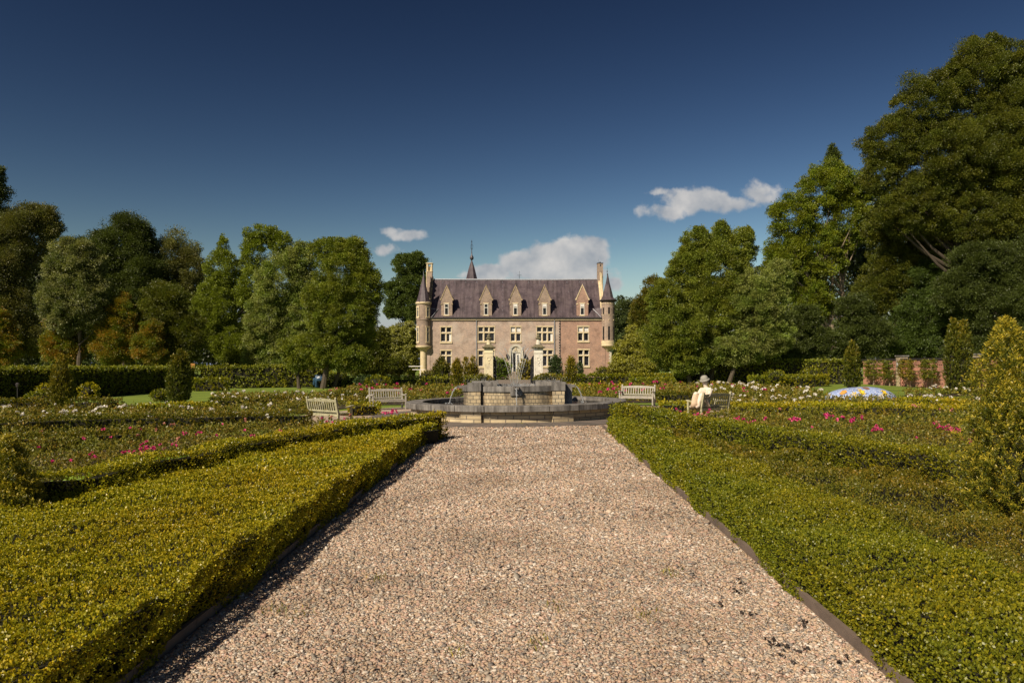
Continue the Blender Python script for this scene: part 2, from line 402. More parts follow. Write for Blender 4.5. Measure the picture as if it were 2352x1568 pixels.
# ------------------------------------------------------------------ hedges and beds
def poly_area(p): return .5*abs(sum(p[i][0]*p[(i+1)%len(p)][1]-p[(i+1)%len(p)][0]*p[i][1] for i in range(len(p))))
def inpoly(x, y, poly):
    c = np.zeros(len(x), bool); n = len(poly); j = n-1
    for i in range(n):
        xi, yi = poly[i]; xj, yj = poly[j]
        c ^= ((yi > y) != (yj > y)) & (x < (xj-xi)*(y-yi)/(yj-yi+1e-12)+xi); j = i
    return c
def lsize(x, y, k=.0023, lo=.017, hi=.4): return np.clip(np.hypot(x, y)*k, lo, hi)
def wob(x, y, amp=.03, sc=1.3):
    return amp*(np.sin(x*sc*2.1+1.3*np.sin(y*sc*1.7))+.8*np.sin(y*sc*2.9+1.1*x*sc)+.6*np.sin((x-y)*sc*6.1))/1.6
def sprig_cloud(Pt, Nr, s, K=5, up=.6, spread=.8, shoot=1.6, wid=.55, jitter=.35):
    """leafy shoots standing on a surface: stem along Nr(+up), K leaves each; also returns the tint"""
    n = len(Pt); A = unit(Nr + np.array([0, 0, up]) + rng.normal(0, jitter, (n, 3)))
    T = rng.uniform(0, 1, (n, K)); s2 = s[:, None]*rng.uniform(.75, 1.25, (n, K))
    base = Pt[:, None, :] + A[:, None, :]*(T*s[:, None]*shoot)[..., None] - A[:, None, :]*(s*.5)[:, None, None]
    D = A[:, None, :] + rdir(n*K).reshape(n, K, 3)*spread
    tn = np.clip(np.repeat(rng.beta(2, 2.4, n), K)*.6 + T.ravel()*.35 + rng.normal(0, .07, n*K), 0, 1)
    return leaves(base.reshape(-1, 3), D.reshape(-1, 3), s2.ravel(), wid), tn
def core_mesh(poly, h, inset, name, parent):
    c = np.mean(poly, 0); pin = []
    n = len(poly)
    for i in range(n):
        p0, p1, p2 = np.array(poly[i-1]), np.array(poly[i]), np.array(poly[(i+1)%n])
        e1 = unit((p1-p0)[None])[0]; e2 = unit((p2-p1)[None])[0]
        n1 = np.array([-e1[1], e1[0]]); n2 = np.array([-e2[1], e2[0]])
        nn = n1+n2; nn = nn/max(np.linalg.norm(nn)**2/2, .35)*1.0
        pin.append(p1+nn*inset)
    vs = [(p[0], p[1], float(gz(*p))-.02) for p in pin]+[(p[0], p[1], float(gz(*p))+h-inset) for p in pin]
    fs = [tuple(range(n-1,-1,-1)), tuple(range(n, 2*n))]+[(i,(i+1)%n,n+(i+1)%n,n+i) for i in range(n)]
    return MB().add(vs, fs).build(name, M_twig, parent)
def ccw(poly):
    a = sum(poly[i][0]*poly[(i+1)%len(poly)][1]-poly[(i+1)%len(poly)][0]*poly[i][1] for i in range(len(poly)))
    return poly if a > 0 else poly[::-1]
def hedge(label, poly, h, mat, dens=1.0, cat='hedge', group=None, name='hedge', K=5, rough=.03, kk=.0023, lo=.017, shoot=1.6, tops=1.0, up=.6, core=True, taper=0.0, wid=.62, spread=.8):
    poly = ccw([tuple(map(float, p)) for p in poly]); c = np.mean(poly, 0)
    xs = [p[0] for p in poly]; ys_ = [p[1] for p in poly]
    root = thing(name, label, cat, (float(c[0]), float(c[1]), float(gz(*c))), group=group)
    Pts = []; Nrm = []; S = []
    # top, sampled with a density that follows leaf size
    def sample_top():
        A = (max(xs)-min(xs))*(max(ys_)-min(ys_)); smin = float(lsize(0, max(.5, min(ys_)), kk, lo)) ; 
        n = int(A*3.4/(smin**2)/K*dens); n = min(n, 2500000)
        x = rng.uniform(min(xs), max(xs), n); y = rng.uniform(min(ys_), max(ys_), n)
        s = lsize(x, y, kk, lo); k = (rng.random(n) < (smin/s)**2) & inpoly(x, y, poly); x, y, s = x[k], y[k], s[k]
        cell = np.floor(x*16).astype(int)*7919+np.floor(y*16+.5*np.sin(x*9)).astype(int)*104729; hv = (np.abs(np.sin(cell*12.9898)*43758.5453) % 1)
        z = gz(x, y)+h+wob(x, y, rough)-rng.random(len(x))*s*1.2-hv*.030*np.clip(12/np.maximum(y, 1), 0, 1)+(rng.random(len(x)) < .025)*rng.random(len(x))*(.03+1.6*s)
        return np.stack([x, y, z], 1), s
    p, s = sample_top(); Pts.append(p); S.append(s); Nrm.append(np.tile([0, 0, tops], (len(p), 1)))
    n = len(poly)
    for i in range(n):
        p0, p1 = np.array(poly[i]), np.array(poly[(i+1)%n]); L = np.linalg.norm(p1-p0)
        if L < .02: continue
        nrm = np.array([(p1-p0)[1], -(p1-p0)[0]])/L
        mid = (p0+p1)/2
        if np.dot(nrm, -mid) < -0.25*np.linalg.norm(mid) : dd = .35     # far faces: thinner
        else: dd = 1.0
        smin = float(lsize(0, max(.5, min(p0[1], p1[1])), kk, lo)); m = int(L*h*4.0/smin**2/K*dens*dd)
        t = rng.random(m); zz = rng.random(m)*h; q = p0+(p1-p0)*t[:, None]
        s = lsize(q[:, 0], q[:, 1], kk, lo); k = rng.random(m) < (smin/s)**2; q, zz, s = q[k], zz[k], s[k]
        off_ = -taper*(1-zz/h)+wob(q[:, 0]+zz, q[:, 1]-zz*2, rough)-rng.random(len(q))*s*1.2-.25*np.clip(zz-(h-.1), 0, 1)
        Pts.append(np.stack([q[:, 0]+nrm[0]*off_, q[:, 1]+nrm[1]*off_, gz(q[:, 0], q[:, 1])+zz], 1)); S.append(s)
        Nrm.append(np.tile([nrm[0], nrm[1], .15], (len(q), 1)))
    Pts = np.concatenate(Pts); Nrm = np.concatenate(Nrm); S = np.concatenate(S)
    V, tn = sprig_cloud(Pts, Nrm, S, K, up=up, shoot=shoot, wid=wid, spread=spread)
    np_mesh('foliage', V, 4, mat, tn, root)
    per = sum(math.dist(poly[i], poly[(i+1)%n]) for i in range(n))
    if core: core_mesh(poly, h, min(.05+rough*.9+.75*float(np.median(S)), .66*poly_area(poly)*2/per*.75, h*.5), 'twigs', root)
    return root
def strip(pts, w):
    """polygon of a band of width w to the left of the polyline"""
    pts = [np.array(p, float) for p in pts]; out = []
    for i, p in enumerate(pts):
        d = pts[min(i+1, len(pts)-1)]-pts[max(i-1, 0)]; d /= np.linalg.norm(d); out.append(p+np.array([-d[1], d[0]])*w)
    return [tuple(p) for p in pts]+[tuple(p) for p in out[::-1]]
M_stem = simple('rose_stems', (.05,.055,.025), .8, .3, 8)
def petalmat(name, c1, c2):
    return leafmat(name, [c1, c2], trans=.25, rough=.6, spec=.2, gain=0)
M_pink = petalmat('pink_petals', (.50,.02,.13), (.88,.12,.32))
M_white = petalmat('white_petals', (.80,.72,.60), (.95,.92,.84))
M_salmon = petalmat('salmon_petals', (.45,.16,.10), (.62,.30,.22))
def bloom(c, r, n, s, mat, parent, label=None):
    d = rdir(n); d[:, 2] = abs(d[:, 2]); p = np.array(c)+d*r*rng.uniform(.35, 1, (n, 1))
    # each flower is a rosette of petals
    K = 7; base = np.repeat(p, K, 0); D = rdir(n*K)*.9+np.repeat(d, K, 0)*.5+np.array([0,-.2,.5])
    V = leaves(base, D, np.full(n*K, s), .95, .12)
    o = np_mesh('blossom_cluster', V, 4, mat, rng.random(n*K), parent)
    if label: o['label'] = label
    return o
def bed(label, poly, h, blooms, mat=None, dens=1.3, stalk=.14, fill=1.0, kk=.0027):
    """flower bed: thing > foliage, soil, blossom clusters"""
    mat = mat or M_rose
    poly = ccw([tuple(map(float, p)) for p in poly]); c = np.mean(poly, 0); xs = [p[0] for p in poly]; ys_ = [p[1] for p in poly]
    root = thing('flower_bed', label, 'flower bed', (float(c[0]), float(c[1]), float(gz(*c))), group='rose beds of the formal garden')
    smin = float(lsize(0, min(ys_), kk, .024)); A = (max(xs)-min(xs))*(max(ys_)-min(ys_)); K = 6
    n = int(A*1.5/(smin**2)/K*dens)
    x = rng.uniform(min(xs), max(xs), n); y = rng.uniform(min(ys_), max(ys_), n); s = lsize(x, y, kk, .024)
    k = (rng.random(n) < (smin/s)**2) & inpoly(x, y, poly); x, y, s = x[k], y[k], s[k]
    hh = h*(.62+.55*(.5+.5*np.sin(x*2.3+np.sin(y*1.9)*1.7)*np.sin(y*2.7+x)))+wob(x, y, .06, 1.1)
    z = gz(x, y)+hh*(1-rng.random(len(x))**1.6*.85)+(rng.random(len(x)) < .10)*rng.random(len(x))*min(stalk, h*.4)
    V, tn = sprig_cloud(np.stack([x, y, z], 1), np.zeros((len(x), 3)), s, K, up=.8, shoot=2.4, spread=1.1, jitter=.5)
    np_mesh('foliage', V, 4, mat, tn, root)
    vs = [(p[0], p[1], float(gz(*p))+.012) for p in poly]
    MB().add(vs, [tuple(range(len(vs)))]).build('soil', M_soil, root)
    for bx, by, num, kind in blooms:
        bz_ = float(gz(bx, by))+h*1.12+rng.uniform(.02, .16); s = .0020*by+.014
        m = {'p': M_pink, 'w': M_white, 's': M_salmon}[kind]
        bloom((bx, by, bz_), .03+.030*num**.5, num, s, m, root)
    return root
def scatter_blooms(poly, n, kind, lo=1, hi=4):
    xs = [p[0] for p in poly]; ys_ = [p[1] for p in poly]; out = []
    while len(out) < n:
        x, y = random.uniform(min(xs), max(xs)), random.uniform(min(ys_), max(ys_))
        if inpoly(np.array([x]), np.array([y]), poly)[0] and abs(x) < .70*y: out.append((x, y, random.randint(lo, hi), kind))
    return out
def at_px(lst, z, kind, num):
    out = []
    for q in lst:
        x, y = q[0], q[1]; k = q[2] if len(q) > 2 else num
        X, Y = P(x, y, z); out.append((X, Y, k, kind))
    return out

# --- beside the path
L = [(60,1147),(202,1107),(316,1094),(483,1059),(615,1023),(747,1001),(997,977)]
back = [P(x, y, .42) for x, y in L]
kl = [(pathL(y)-.01, y) for y in (3.2, 6, 9, 12, 15, 18, 20.3)]
patchL = kl + back[::-1] + [(-5.9, 7.2), (-5.2, 3.2)]
hedge('broad golden box hedge flat-topped between the gravel path and the shaded hedge left of it', patchL, .42, M_box, 1.3, K=5, rough=.045, wid=.72)
R_ = [(1437,967),(1560,985),(1700,1004),(1825,1022),(1960,1043),(2110,1066),(2254,1092)]
backR = [P(x, y, .36) for x, y in R_]
kr = [(pathR(y)+.02, y) for y in (3.2, 6, 9, 12, 15, 18, 20.6)]
mid = [(3.45,3.2),(3.5,6),(3.55,8),(3.5,11),(3.4,14),(3.2,17),(3.0,19.5)]
hedge('lush green box hedge edging the sunny right side of the gravel path', kr+mid[::-1], .38, M_boxg, 1.35, rough=.045, wid=.72)
shag = mid+[backR[0]]+backR[1:]+[(7.2,8.6),(6.6,5),(5.5,3.2)]
hedge('shaggy rust-tinged box patch filling the wedge beside the yew at the right', shag, .33, M_boxb, 1.0, cat='shrub patch', name='shrub_patch', rough=.09, shoot=2.6)
# second rows
H2L = [P(x, y-6, .66) for x, y in ((-60,1112),(57,1090),(176,1085),(281,1054),(395,1041),(527,1015),(659,997),(791,975),(997,953))]
hedge('narrow box hedge with a dark shaded face behind the golden box hedge', strip(H2L, -.40), .66, M_box, 1.0, rough=.035)
H2R = [P(x, y-6, .68) for x, y in ((1400,936),(1480,949),(1591,968),(1700,984),(1786,998),(1900,1014),(2020,1033),(2140,1048),(2300,1068))]
hedge('deep green box hedge behind the rusty wedge on the right of the path', strip(H2R, .50), .68, M_boxg, 1.1, rough=.03)
# hedges across the view between the beds: (label, measured top edge points, height, width, material)
CROSS = [
 ('long dark-fronted low hedge between the pink and white roses on the left', [(-60,967),(120,959),(264,955),(439,953),(571,949),(703,948)], .5, .7, M_boxb),
 ('short low hedge in the pink rose bed near the left edge of the photo', [(-60,1008),(120,997),(334,988)], .42, .5, M_boxb),
 ('low yellowish hedge before the lawn beside the left columnar yew', [(316,930),(400,928),(483,928)], .45, .6, M_box),
 ('low dark hedge between white roses behind the left bench', [(479,915),(560,914),(659,913)], .5, .6, M_boxb),
 ('brown clipped hedge behind the cone yew at the left', [(150,918),(200,918),(252,918)], .6, .8, M_boxb),
 ('low brown hedge at the far left edge before the shaded tall hedge', [(-40,919),(40,919),(90,919)], .6, .8, M_boxb),
 ('dark trimmed hedge block between the two left benches', [(757,902),(820,902),(868,903)], .5, 1.0, M_boxb),
 ('golden hedge end just right of the near left bench', [(800,928),(840,927),(876,926)], .45, .7, M_box),
 ('yellow-topped low hedge behind the pink roses on the right', [(1685,932),(1850,931),(2000,932),(2120,934),(2240,937)], .45, 1.3, M_box),
 ('golden hedge end between the statue bench and the far right bench', [(1515,925),(1570,925),(1610,926)], .45, .8, M_box),
 ('dark hedge block beside the far right bench', [(1506,902),(1560,902),(1630,903)], .5, 1.0, M_boxb),
 ('thin low hedge in front of the pale trunks on the right', [(1300,887),(1350,887),(1420,888)], .4, 1.2, M_box),
 ('low yellow-green hedge right of the mosaic dome', [(2060,917),(2130,919),(2200,921)], .4, .8, M_box),
]
for lab, pts, h, w, mt in CROSS:
    hedge(lab, strip([P(x, y, h) for x, y in pts], w), h, mt, .9, rough=.03, taper=.10, group='low box hedges dividing the beds')
# rose beds
bedA = [(-6.75,9.7),(-6.15,11.9),(-5.35,14.2),(-4.15,18),(-2.6,21.4),(-4.2,22.6),(-6.3,21.4),(-14,19.7),(-15.5,19.5),(-12,14)]
blA = at_px([(340,1032,14),(318,1036,8),(290,1040,5),(365,1030,4),(216,1037,5),(118,1048,2),(160,1058,1),(457,990,4),(584,997,3),(642,984,3),(905,940,7),(893,947,4),(700,982,3),(720,980,2),(750,972,1),(425,992,2),(400,1010,2),(92,1022,1),(420,988,1),(500,1000,1),(560,985,1),(790,952,1),(880,950,2),(764,966,1)], .5, 'p', 3)
bed('rose bed with bright pink blossoms between low hedges on the left', bedA, .30, blA+scatter_blooms(bedA, 14, 's', 1, 2)+scatter_blooms(bedA, 12, 'p', 1, 2))
bedB = [(-18,21.3),(-7,22.4),(-6.8,24.6),(-8.4,27.5),(-9.5,31.5),(-22,33),(-22,24)]
bed('rose bed full of white blossoms behind the dark-fronted low hedge left', bedB, 0.26, scatter_blooms(bedB, 60, 'w', 1, 6))
bedC = [(-14,35.5),(-8.2,30.2),(-6.8,36.4),(-7.0,44),(-18,46)]
bed('white rose bed in front of the lit hedge, left of the trunks', bedC, 0.28, scatter_blooms(bedC, 45, 'w', 1, 5))
bedD = [(-6.6,36.6),(-3.2,36.2),(-3,56),(-12,58),(-11,45)]
bed('brownish rose bed with few pink blossoms behind the far left bench', bedD, 0.30, scatter_blooms(bedD, 26, 'p', 1, 4), dens=1.1)
bedE = [(3.4,36.2),(6.8,36),(12,46),(12,56),(2.9,56)]
bed('rose bed with pink blossoms behind the far right bench', bedE, 0.28, scatter_blooms(bedE, 40, 'p', 1, 4), dens=1.1)
bedF = [(3.5,22.0),(5.2,18.3),(6.6,14.9),(8.0,12.2),(10.5,12.6),(13.4,20.2),(13,21.5),(7.2,23.9)]
blF = at_px([(1696,958,5),(1712,962,5),(1727,960,4),(1826,958,6),(1817,963,4),(1903,955,5),(1896,951,3),(1932,962,5),(1960,964,5),(1950,968,3),(2018,980,6),(2012,988,4),(1866,975,1),(1975,964,3),(2163,985,4),(2180,990,6),(2200,991,8),(2215,996,4),(2236,995,3),(1760,960,2),(1600,945,5),(1560,943,2),(1628,940,2),(1550,939,1),(2105,994,1),(2140,970,1),(2225,1010,2)], .55, 'p', 3)
bed('rose bed with bright pink clusters along the deep green hedge right', bedF, .36, blF+scatter_blooms(bedF, 12, 's', 1, 2))
bedG = [(7.6,24.9),(13.5,23.6),(23,24.5),(23,29),(19,33.2),(9,36),(8.0,30)]
bed('white rose bed in front of the blue mosaic dome', bedG, 0.20, scatter_blooms(bedG, 60, 'w', 1, 5))
bedH = [(8.6,37),(16,37.5),(17,50),(13,56),(12.4,46)]
bed('white rose bed behind the seated statue', bedH, 0.28, scatter_blooms(bedH, 45, 'w', 1, 5)+scatter_blooms(bedH, 8, 'p', 1, 3))
bedI = [(20.5,40),(25,38.6),(26.5,40.6),(22.5,43)]
bed('sparse rose bed right of the mosaic dome below the tall yew', bedI, 0.22, scatter_blooms(bedI, 10, 'w', 1, 4), dens=1.0)
bedJ = [(-25,28),(-22.5,28),(-22.5,36),(-16.5,36.5),(-16.3,33.5),(-22,33.2)]
# ------------------------------------------------------------------ stone, brick, wood materials
def brickmat(name, c1, c2, mortar, bw, bh, msize=.012, mode='cyl', rough=.85, blotch=None, bump=.4, patch=None, streak=None):
    m, nd, ln, b = newmat(name)
    g_ = nd.new('ShaderNodeTexCoord'); sp = nd.new('ShaderNodeSeparateXYZ'); ln.new(g_.outputs['Object'], sp.inputs[0])
    if mode == 'cyl':
        a = mth(nd, ln, 'ARCTAN2', sp.outputs[1], sp.outputs[0]); r_ = mth(nd, ln, 'SQRT', mth(nd, ln, 'ADD', mth(nd, ln, 'MULTIPLY', sp.outputs[0], sp.outputs[0]), mth(nd, ln, 'MULTIPLY', sp.outputs[1], sp.outputs[1])))
        uu = mth(nd, ln, 'MULTIPLY', a, blotch and 3.0 or 3.0)
    else:
        uu = mth(nd, ln, 'ADD', sp.outputs[0], sp.outputs[1])
    cb = nd.new('ShaderNodeCombineXYZ'); ln.new(uu, cb.inputs[0]); ln.new(sp.outputs[2], cb.inputs[1])
    t = nd.new('ShaderNodeTexBrick'); ln.new(cb.outputs[0], t.inputs['Vector'])
    t.inputs['Scale'].default_value = 1; t.inputs['Brick Width'].default_value = bw; t.inputs['Row Height'].default_value = bh
    t.inputs['Mortar Size'].default_value = msize; t.inputs['Color1'].default_value = (*c1, 1); t.inputs['Color2'].default_value = (*c2, 1); t.inputs['Mortar'].default_value = (*mortar, 1)
    t.inputs['Bias'].default_value = 0
    c = t.outputs[0]
    n = noise(nd, ln, 1.1, 6); r = ramp(nd, [(.72,.70,.68),(1.0,1.0,1.0),(1.18,1.14,1.08)], [.32,.5,.7]); ln.new(n, r.inputs[0])
    c = mixc_(nd, ln, 1.0, c, r.outputs[0], 'MULTIPLY')
    if patch:
        n2 = noise(nd, ln, patch[1], 5); r2 = ramp(nd, [(0,0,0),(1,1,1)], [.5,.66]); ln.new(n2, r2.inputs[0])
        c = mixc_(nd, ln, mth(nd, ln, 'MULTIPLY', r2.outputs[0], patch[2]), c, patch[0])
    if streak:
        n3 = noise(nd, ln, 1.0, 5, stretch=streak[1]); r3 = ramp(nd, [(0,0,0),(1,1,1)], [.46,.62]); ln.new(n3, r3.inputs[0])
        c = mixc_(nd, ln, mth(nd, ln, 'MULTIPLY', r3.outputs[0], streak[2]), c, streak[0])
    ln.new(c, b.inputs['Base Color']); b.inputs['Roughness'].default_value = rough
    bp = nd.new('ShaderNodeBump'); bp.inputs['Strength'].default_value = bump; bp.inputs['Distance'].default_value = .01; bp.invert = True
    ln.new(t.outputs['Fac'], bp.inputs['Height']); ln.new(bp.outputs[0], b.inputs['Normal'])
    return m
def streakstone(name, c, dark, amt=.7, sc=(5,5,.5), rough=.75):
    m, nd, ln, b = newmat(name)
    n = noise(nd, ln, 1.6, 7, stretch=sc); r = ramp(nd, [dark, c, tuple(min(1, x*1.25) for x in c)], [.36,.54,.72]); ln.new(n, r.inputs[0])
    n2 = noise(nd, ln, 3, 5); r2 = ramp(nd, [(.7,.7,.7),(1.12,1.12,1.12)], [.35,.65]); ln.new(n2, r2.inputs[0])
    ln.new(mixc_(nd, ln, 1.0, r.outputs[0], r2.outputs[0], 'MULTIPLY'), b.inputs['Base Color']); b.inputs['Roughness'].default_value = rough
    bp = nd.new('ShaderNodeBump'); bp.inputs['Strength'].default_value = .3; bp.inputs['Distance'].default_value = .01
    ln.new(n2, bp.inputs['Height']); ln.new(bp.outputs[0], b.inputs['Normal'])
    return m
M_fstone = brickmat('tan_stone_blocks', (.46,.36,.21), (.56,.45,.28), (.16,.13,.10), .40, .125, .013, 'cyl', patch=((.27,.21,.14),.8,.5))
M_fstone2 = brickmat('stained_stone_blocks', (.44,.34,.20), (.54,.43,.27), (.14,.12,.09), .21, .135, .013, 'cyl', streak=((.12,.09,.06),(2.2,2.2,.5),.85))
M_fstone3 = brickmat('tan_pier_blocks', (.46,.36,.22), (.56,.45,.28), (.15,.13,.10), .21, .135, .013, 'flat', patch=((.22,.17,.12),1.3,.5))
M_cop = streakstone('dark_bluestone', (.225,.205,.182), (.09,.08,.07), sc=(4,4,.6), rough=.6)
M_plinth = brickmat('worn_paving_bricks', (.17,.13,.105), (.12,.10,.085), (.07,.06,.05), .22, .07, .01, 'cyl', rough=.9)
def watermat(name, c, rough=.03, scale=9, bump=.5):
    m, nd, ln, b = newmat(name)
    b.inputs['Base Color'].default_value = (*c, 1); b.inputs['Roughness'].default_value = rough; b.inputs['IOR'].default_value = 1.33
    b.inputs['Specular IOR Level'].default_value = .6
    n = noise(nd, ln, scale, 4); bp = nd.new('ShaderNodeBump'); bp.inputs['Strength'].default_value = bump; bp.inputs['Distance'].default_value = .02
    ln.new(n, bp.inputs['Height']); ln.new(bp.outputs[0], b.inputs['Normal'])
    return m
M_pool = watermat('pool_water', (.018,.020,.016))
mj, ndj, lnj, bj = newmat('splashing_water'); M_jet = mj
bj.inputs['Base Color'].default_value = (.85,.88,.92,1); bj.inputs['Roughness'].default_value = .12; bj.inputs['Transmission Weight'].default_value = .65; bj.inputs['IOR'].default_value = 1.33
tj = ndj.new('ShaderNodeBsdfTransparent'); mxj = ndj.new('ShaderNodeMixShader'); mxj.inputs[0].default_value = .62
lnj.new(tj.outputs[0], mxj.inputs[1]); lnj.new(bj.outputs[0], mxj.inputs[2]); lnj.new(mxj.outputs[0], ndj['Material Output'].inputs['Surface'])
M_iron = simple('black_iron', (.018,.018,.020), .5, .3, 12)

# ------------------------------------------------------------------ fountain
ft = thing('fountain', 'round two-tier stone fountain with dark coping and water jets at the end of the path', 'fountain', (FC[0], FC[1], FZ))
ft.rotation_euler = (0, -.010, 0)
def fb(mb, name, mat, parent=None, **k): return mb.build(name, mat, parent or ft, world=False, **k)
fb(MB().ring(3.7, 5.35, -.12, .022), 'paved_ring', M_plinth)
w_ = MB().ring(3.42, 3.76, -.05, .372)
fb(w_, 'basin_wall', M_fstone)
for k in range(8):                                       # flat piers standing proud of the basin wall
    a = -math.pi/2 + (k-.5)*math.pi/4*1.0 + math.pi/8*0 + math.pi/8
    a0 = a - .075 + (0); 
    am = -math.pi/2 + (k + .5)*math.pi/4
    b_ = MB(); ang = .094; vs = []
    for z in (-.05, .371):
        for r_ in (3.70, 3.88):
            for i in range(5):
                t = am-ang+2*ang*i/4; vs.append((r_*math.cos(t), r_*math.sin(t), z))
    fs = [(5,6,16,15),(6,7,17,16),(7,8,18,17),(8,9,19,18),(0,5,15,10),(9,4,14,19),(10,15,16,11),(11,16,17,12),(12,17,18,13),(13,18,19,14)]
    b_.add(vs, fs); fb(b_, 'pier', M_fstone)
# coping cut in stones with thin joints
b_ = MB(); nst = 24
for k in range(nst):
    a0 = 2*math.pi*k/nst+.003; a1 = 2*math.pi*(k+1)/nst-.003; vs = []; mseg = 4
    for i in range(mseg+1):
        a = a0+(a1-a0)*i/mseg; c_, s_ = math.cos(a), math.sin(a)
        for r_, z in ((3.40,.375),(3.99,.375),(4.0,.545),(3.985,.56),(3.41,.56)): vs.append((r_*c_, r_*s_, z))
    fs = [(5*i+j, 5*i+(j+1)%5, 5*(i+1)+(j+1)%5, 5*(i+1)+j) for i in range(mseg) for j in range(5)]+[(4,3,2,1,0), tuple(5*mseg+j for j in range(5))]
    b_.add(vs, fs)
fb(b_, 'coping', M_cop)
fb(MB().lathe([(0,.44),(3.44,.44)], 64), 'basin_water', M_pool)
fb(MB().ring(1.66, 1.92, .2, .93, 64), 'tank_wall', M_fstone2)
fb(MB().ring(1.62, 1.97, .931, 1.12, 64), 'tank_coping', M_cop)
fb(MB().lathe([(0,1.03),(1.66,1.03)], 48), 'tank_water', M_pool)
for sx in (-1, 1):
    for sy in (-1, 1):
        cx, cy = sx*1.45, sy*1.42
        pr = fb(MB().box(cx-.21, cx+.21, cy-.24, cy+.24, .2, .955), 'corner_pier', M_fstone3)
        b_ = MB().box(cx-.235, cx+.235, cy-.265, cy+.265, .956, 1.25)
        b_.box(cx-sx*.78 if sx>0 else cx+.236, cx-.236 if sx>0 else cx+.78, cy-sy*.18-.16, cy-sy*.18+.16, 1.122, 1.262)
        fb(b_, 'trough', M_cop, pr)
        if sx > 0: fb(MB().box(cx+.24, cx+.50, cy+.15, cy+.55, .2, 1.16), 'side_block', M_cop)
def stream(pts, r, mb): mb.tube(pts, r, 6)
for a in (-90, 0, 90, 180):                              # four mouths, each pouring a stream
    ca, sa = math.cos(R(a)), math.sin(R(a))
    sp_ = MB()
    M_ = Matrix.Rotation(R(a), 4, 'Z')
    sp_.box(1.90, 2.16, -.085, .085, 1.02, 1.075, M_); sp_.box(1.90, 2.16, -.085, -.055, 1.075, 1.12, M_); sp_.box(1.90, 2.16, .055, .085, 1.075, 1.12, M_)
    if a == -90:
        sp_.box(1.93, 1.975, -.21, .21, .80, .93, M_)
    so = fb(sp_, 'spout', M_cop)
    s_ = MB(); pts = []; rr = []
    for i in range(12):
        t = i/11; d = 2.14+.20*t**.8*(1 if a in (0, 180) else .35)*1.6; z = 1.06-.62*t**1.7
        pts.append((d*ca+.008*math.sin(i*2.1), d*sa, z)); rr.append(.030-.010*t+.006*math.sin(i*3.3))
    s_.tube(pts, rr, 7)
    for i in range(16):
        q = random.uniform(0, 6.28); rr_ = random.uniform(.02, .14)
        s_.blob((pts[-1][0]+rr_*math.cos(q), pts[-1][1]+rr_*math.sin(q), .445+random.uniform(0, .05)), (.014, .014, .018), 5, 4)
    fb(s_, 'water_stream', M_jet, smooth=True)
jets = [(-.30,.05,2.30,-.62,.1),(-.16,-.05,2.45,-.42,-.1),(-.12,.02,2.5,-.18,.1),(0,0,2.35,-.02,0),(.05,.05,2.2,.12,.1),(.12,0,2.45,.48,.05),(.20,.03,2.4,.62,-.1),(.06,-.06,2.5,.30,.3)]
for x0, y0, zt_, x1, y1 in jets:
    s_ = MB(); pts = []; rr = []
    for i in range(15):
        t = i/14; x = x0*.5+(x1-x0*.5)*t; y = y0+(y1-y0)*t; z = 1.04+(zt_-1.04)*(1-(1-t)**1.9)
        pts.append((x, y, z)); rr.append(.008+.010*t+.004*math.sin(i*2.7+x0*9))
    s_.tube(pts, rr, 6)
    for i in range(46):                                  # the broken head of the jet falling back outwards
        t = random.random(); vx = (x1-x0*.5); dx = vx*1.1*t+random.gauss(0, .03+.05*t); dz = .04-1.15*t*t+random.gauss(0, .05)
        L_ = random.uniform(.008, .02)
        s_.blob((x1+dx, y1*(1+t)+random.gauss(0, .05), zt_+dz), (.006, .006, L_), 5, 4)
    fb(s_, 'water_jet', M_jet, smooth=True)
s_ = MB()
for i in range(420):
    q = random.uniform(0, 6.283); r_ = 1.6*math.sqrt(random.random()); s_.blob((r_*math.cos(q), r_*math.sin(q), 1.035+random.expovariate(22)), (.011, .011, .02), 5, 4)
for i in range(160):
    sx = random.choice((-1, 1)); s_.blob((sx*(1.45+random.gauss(0, .25)), random.choice((-1,1))*1.3+random.gauss(0, .2), 1.26+random.expovariate(14)), (.006, .006, .013), 5, 4)
so = fb(s_, 'water_splash', M_jet, smooth=True); so['kind'] = 'stuff'

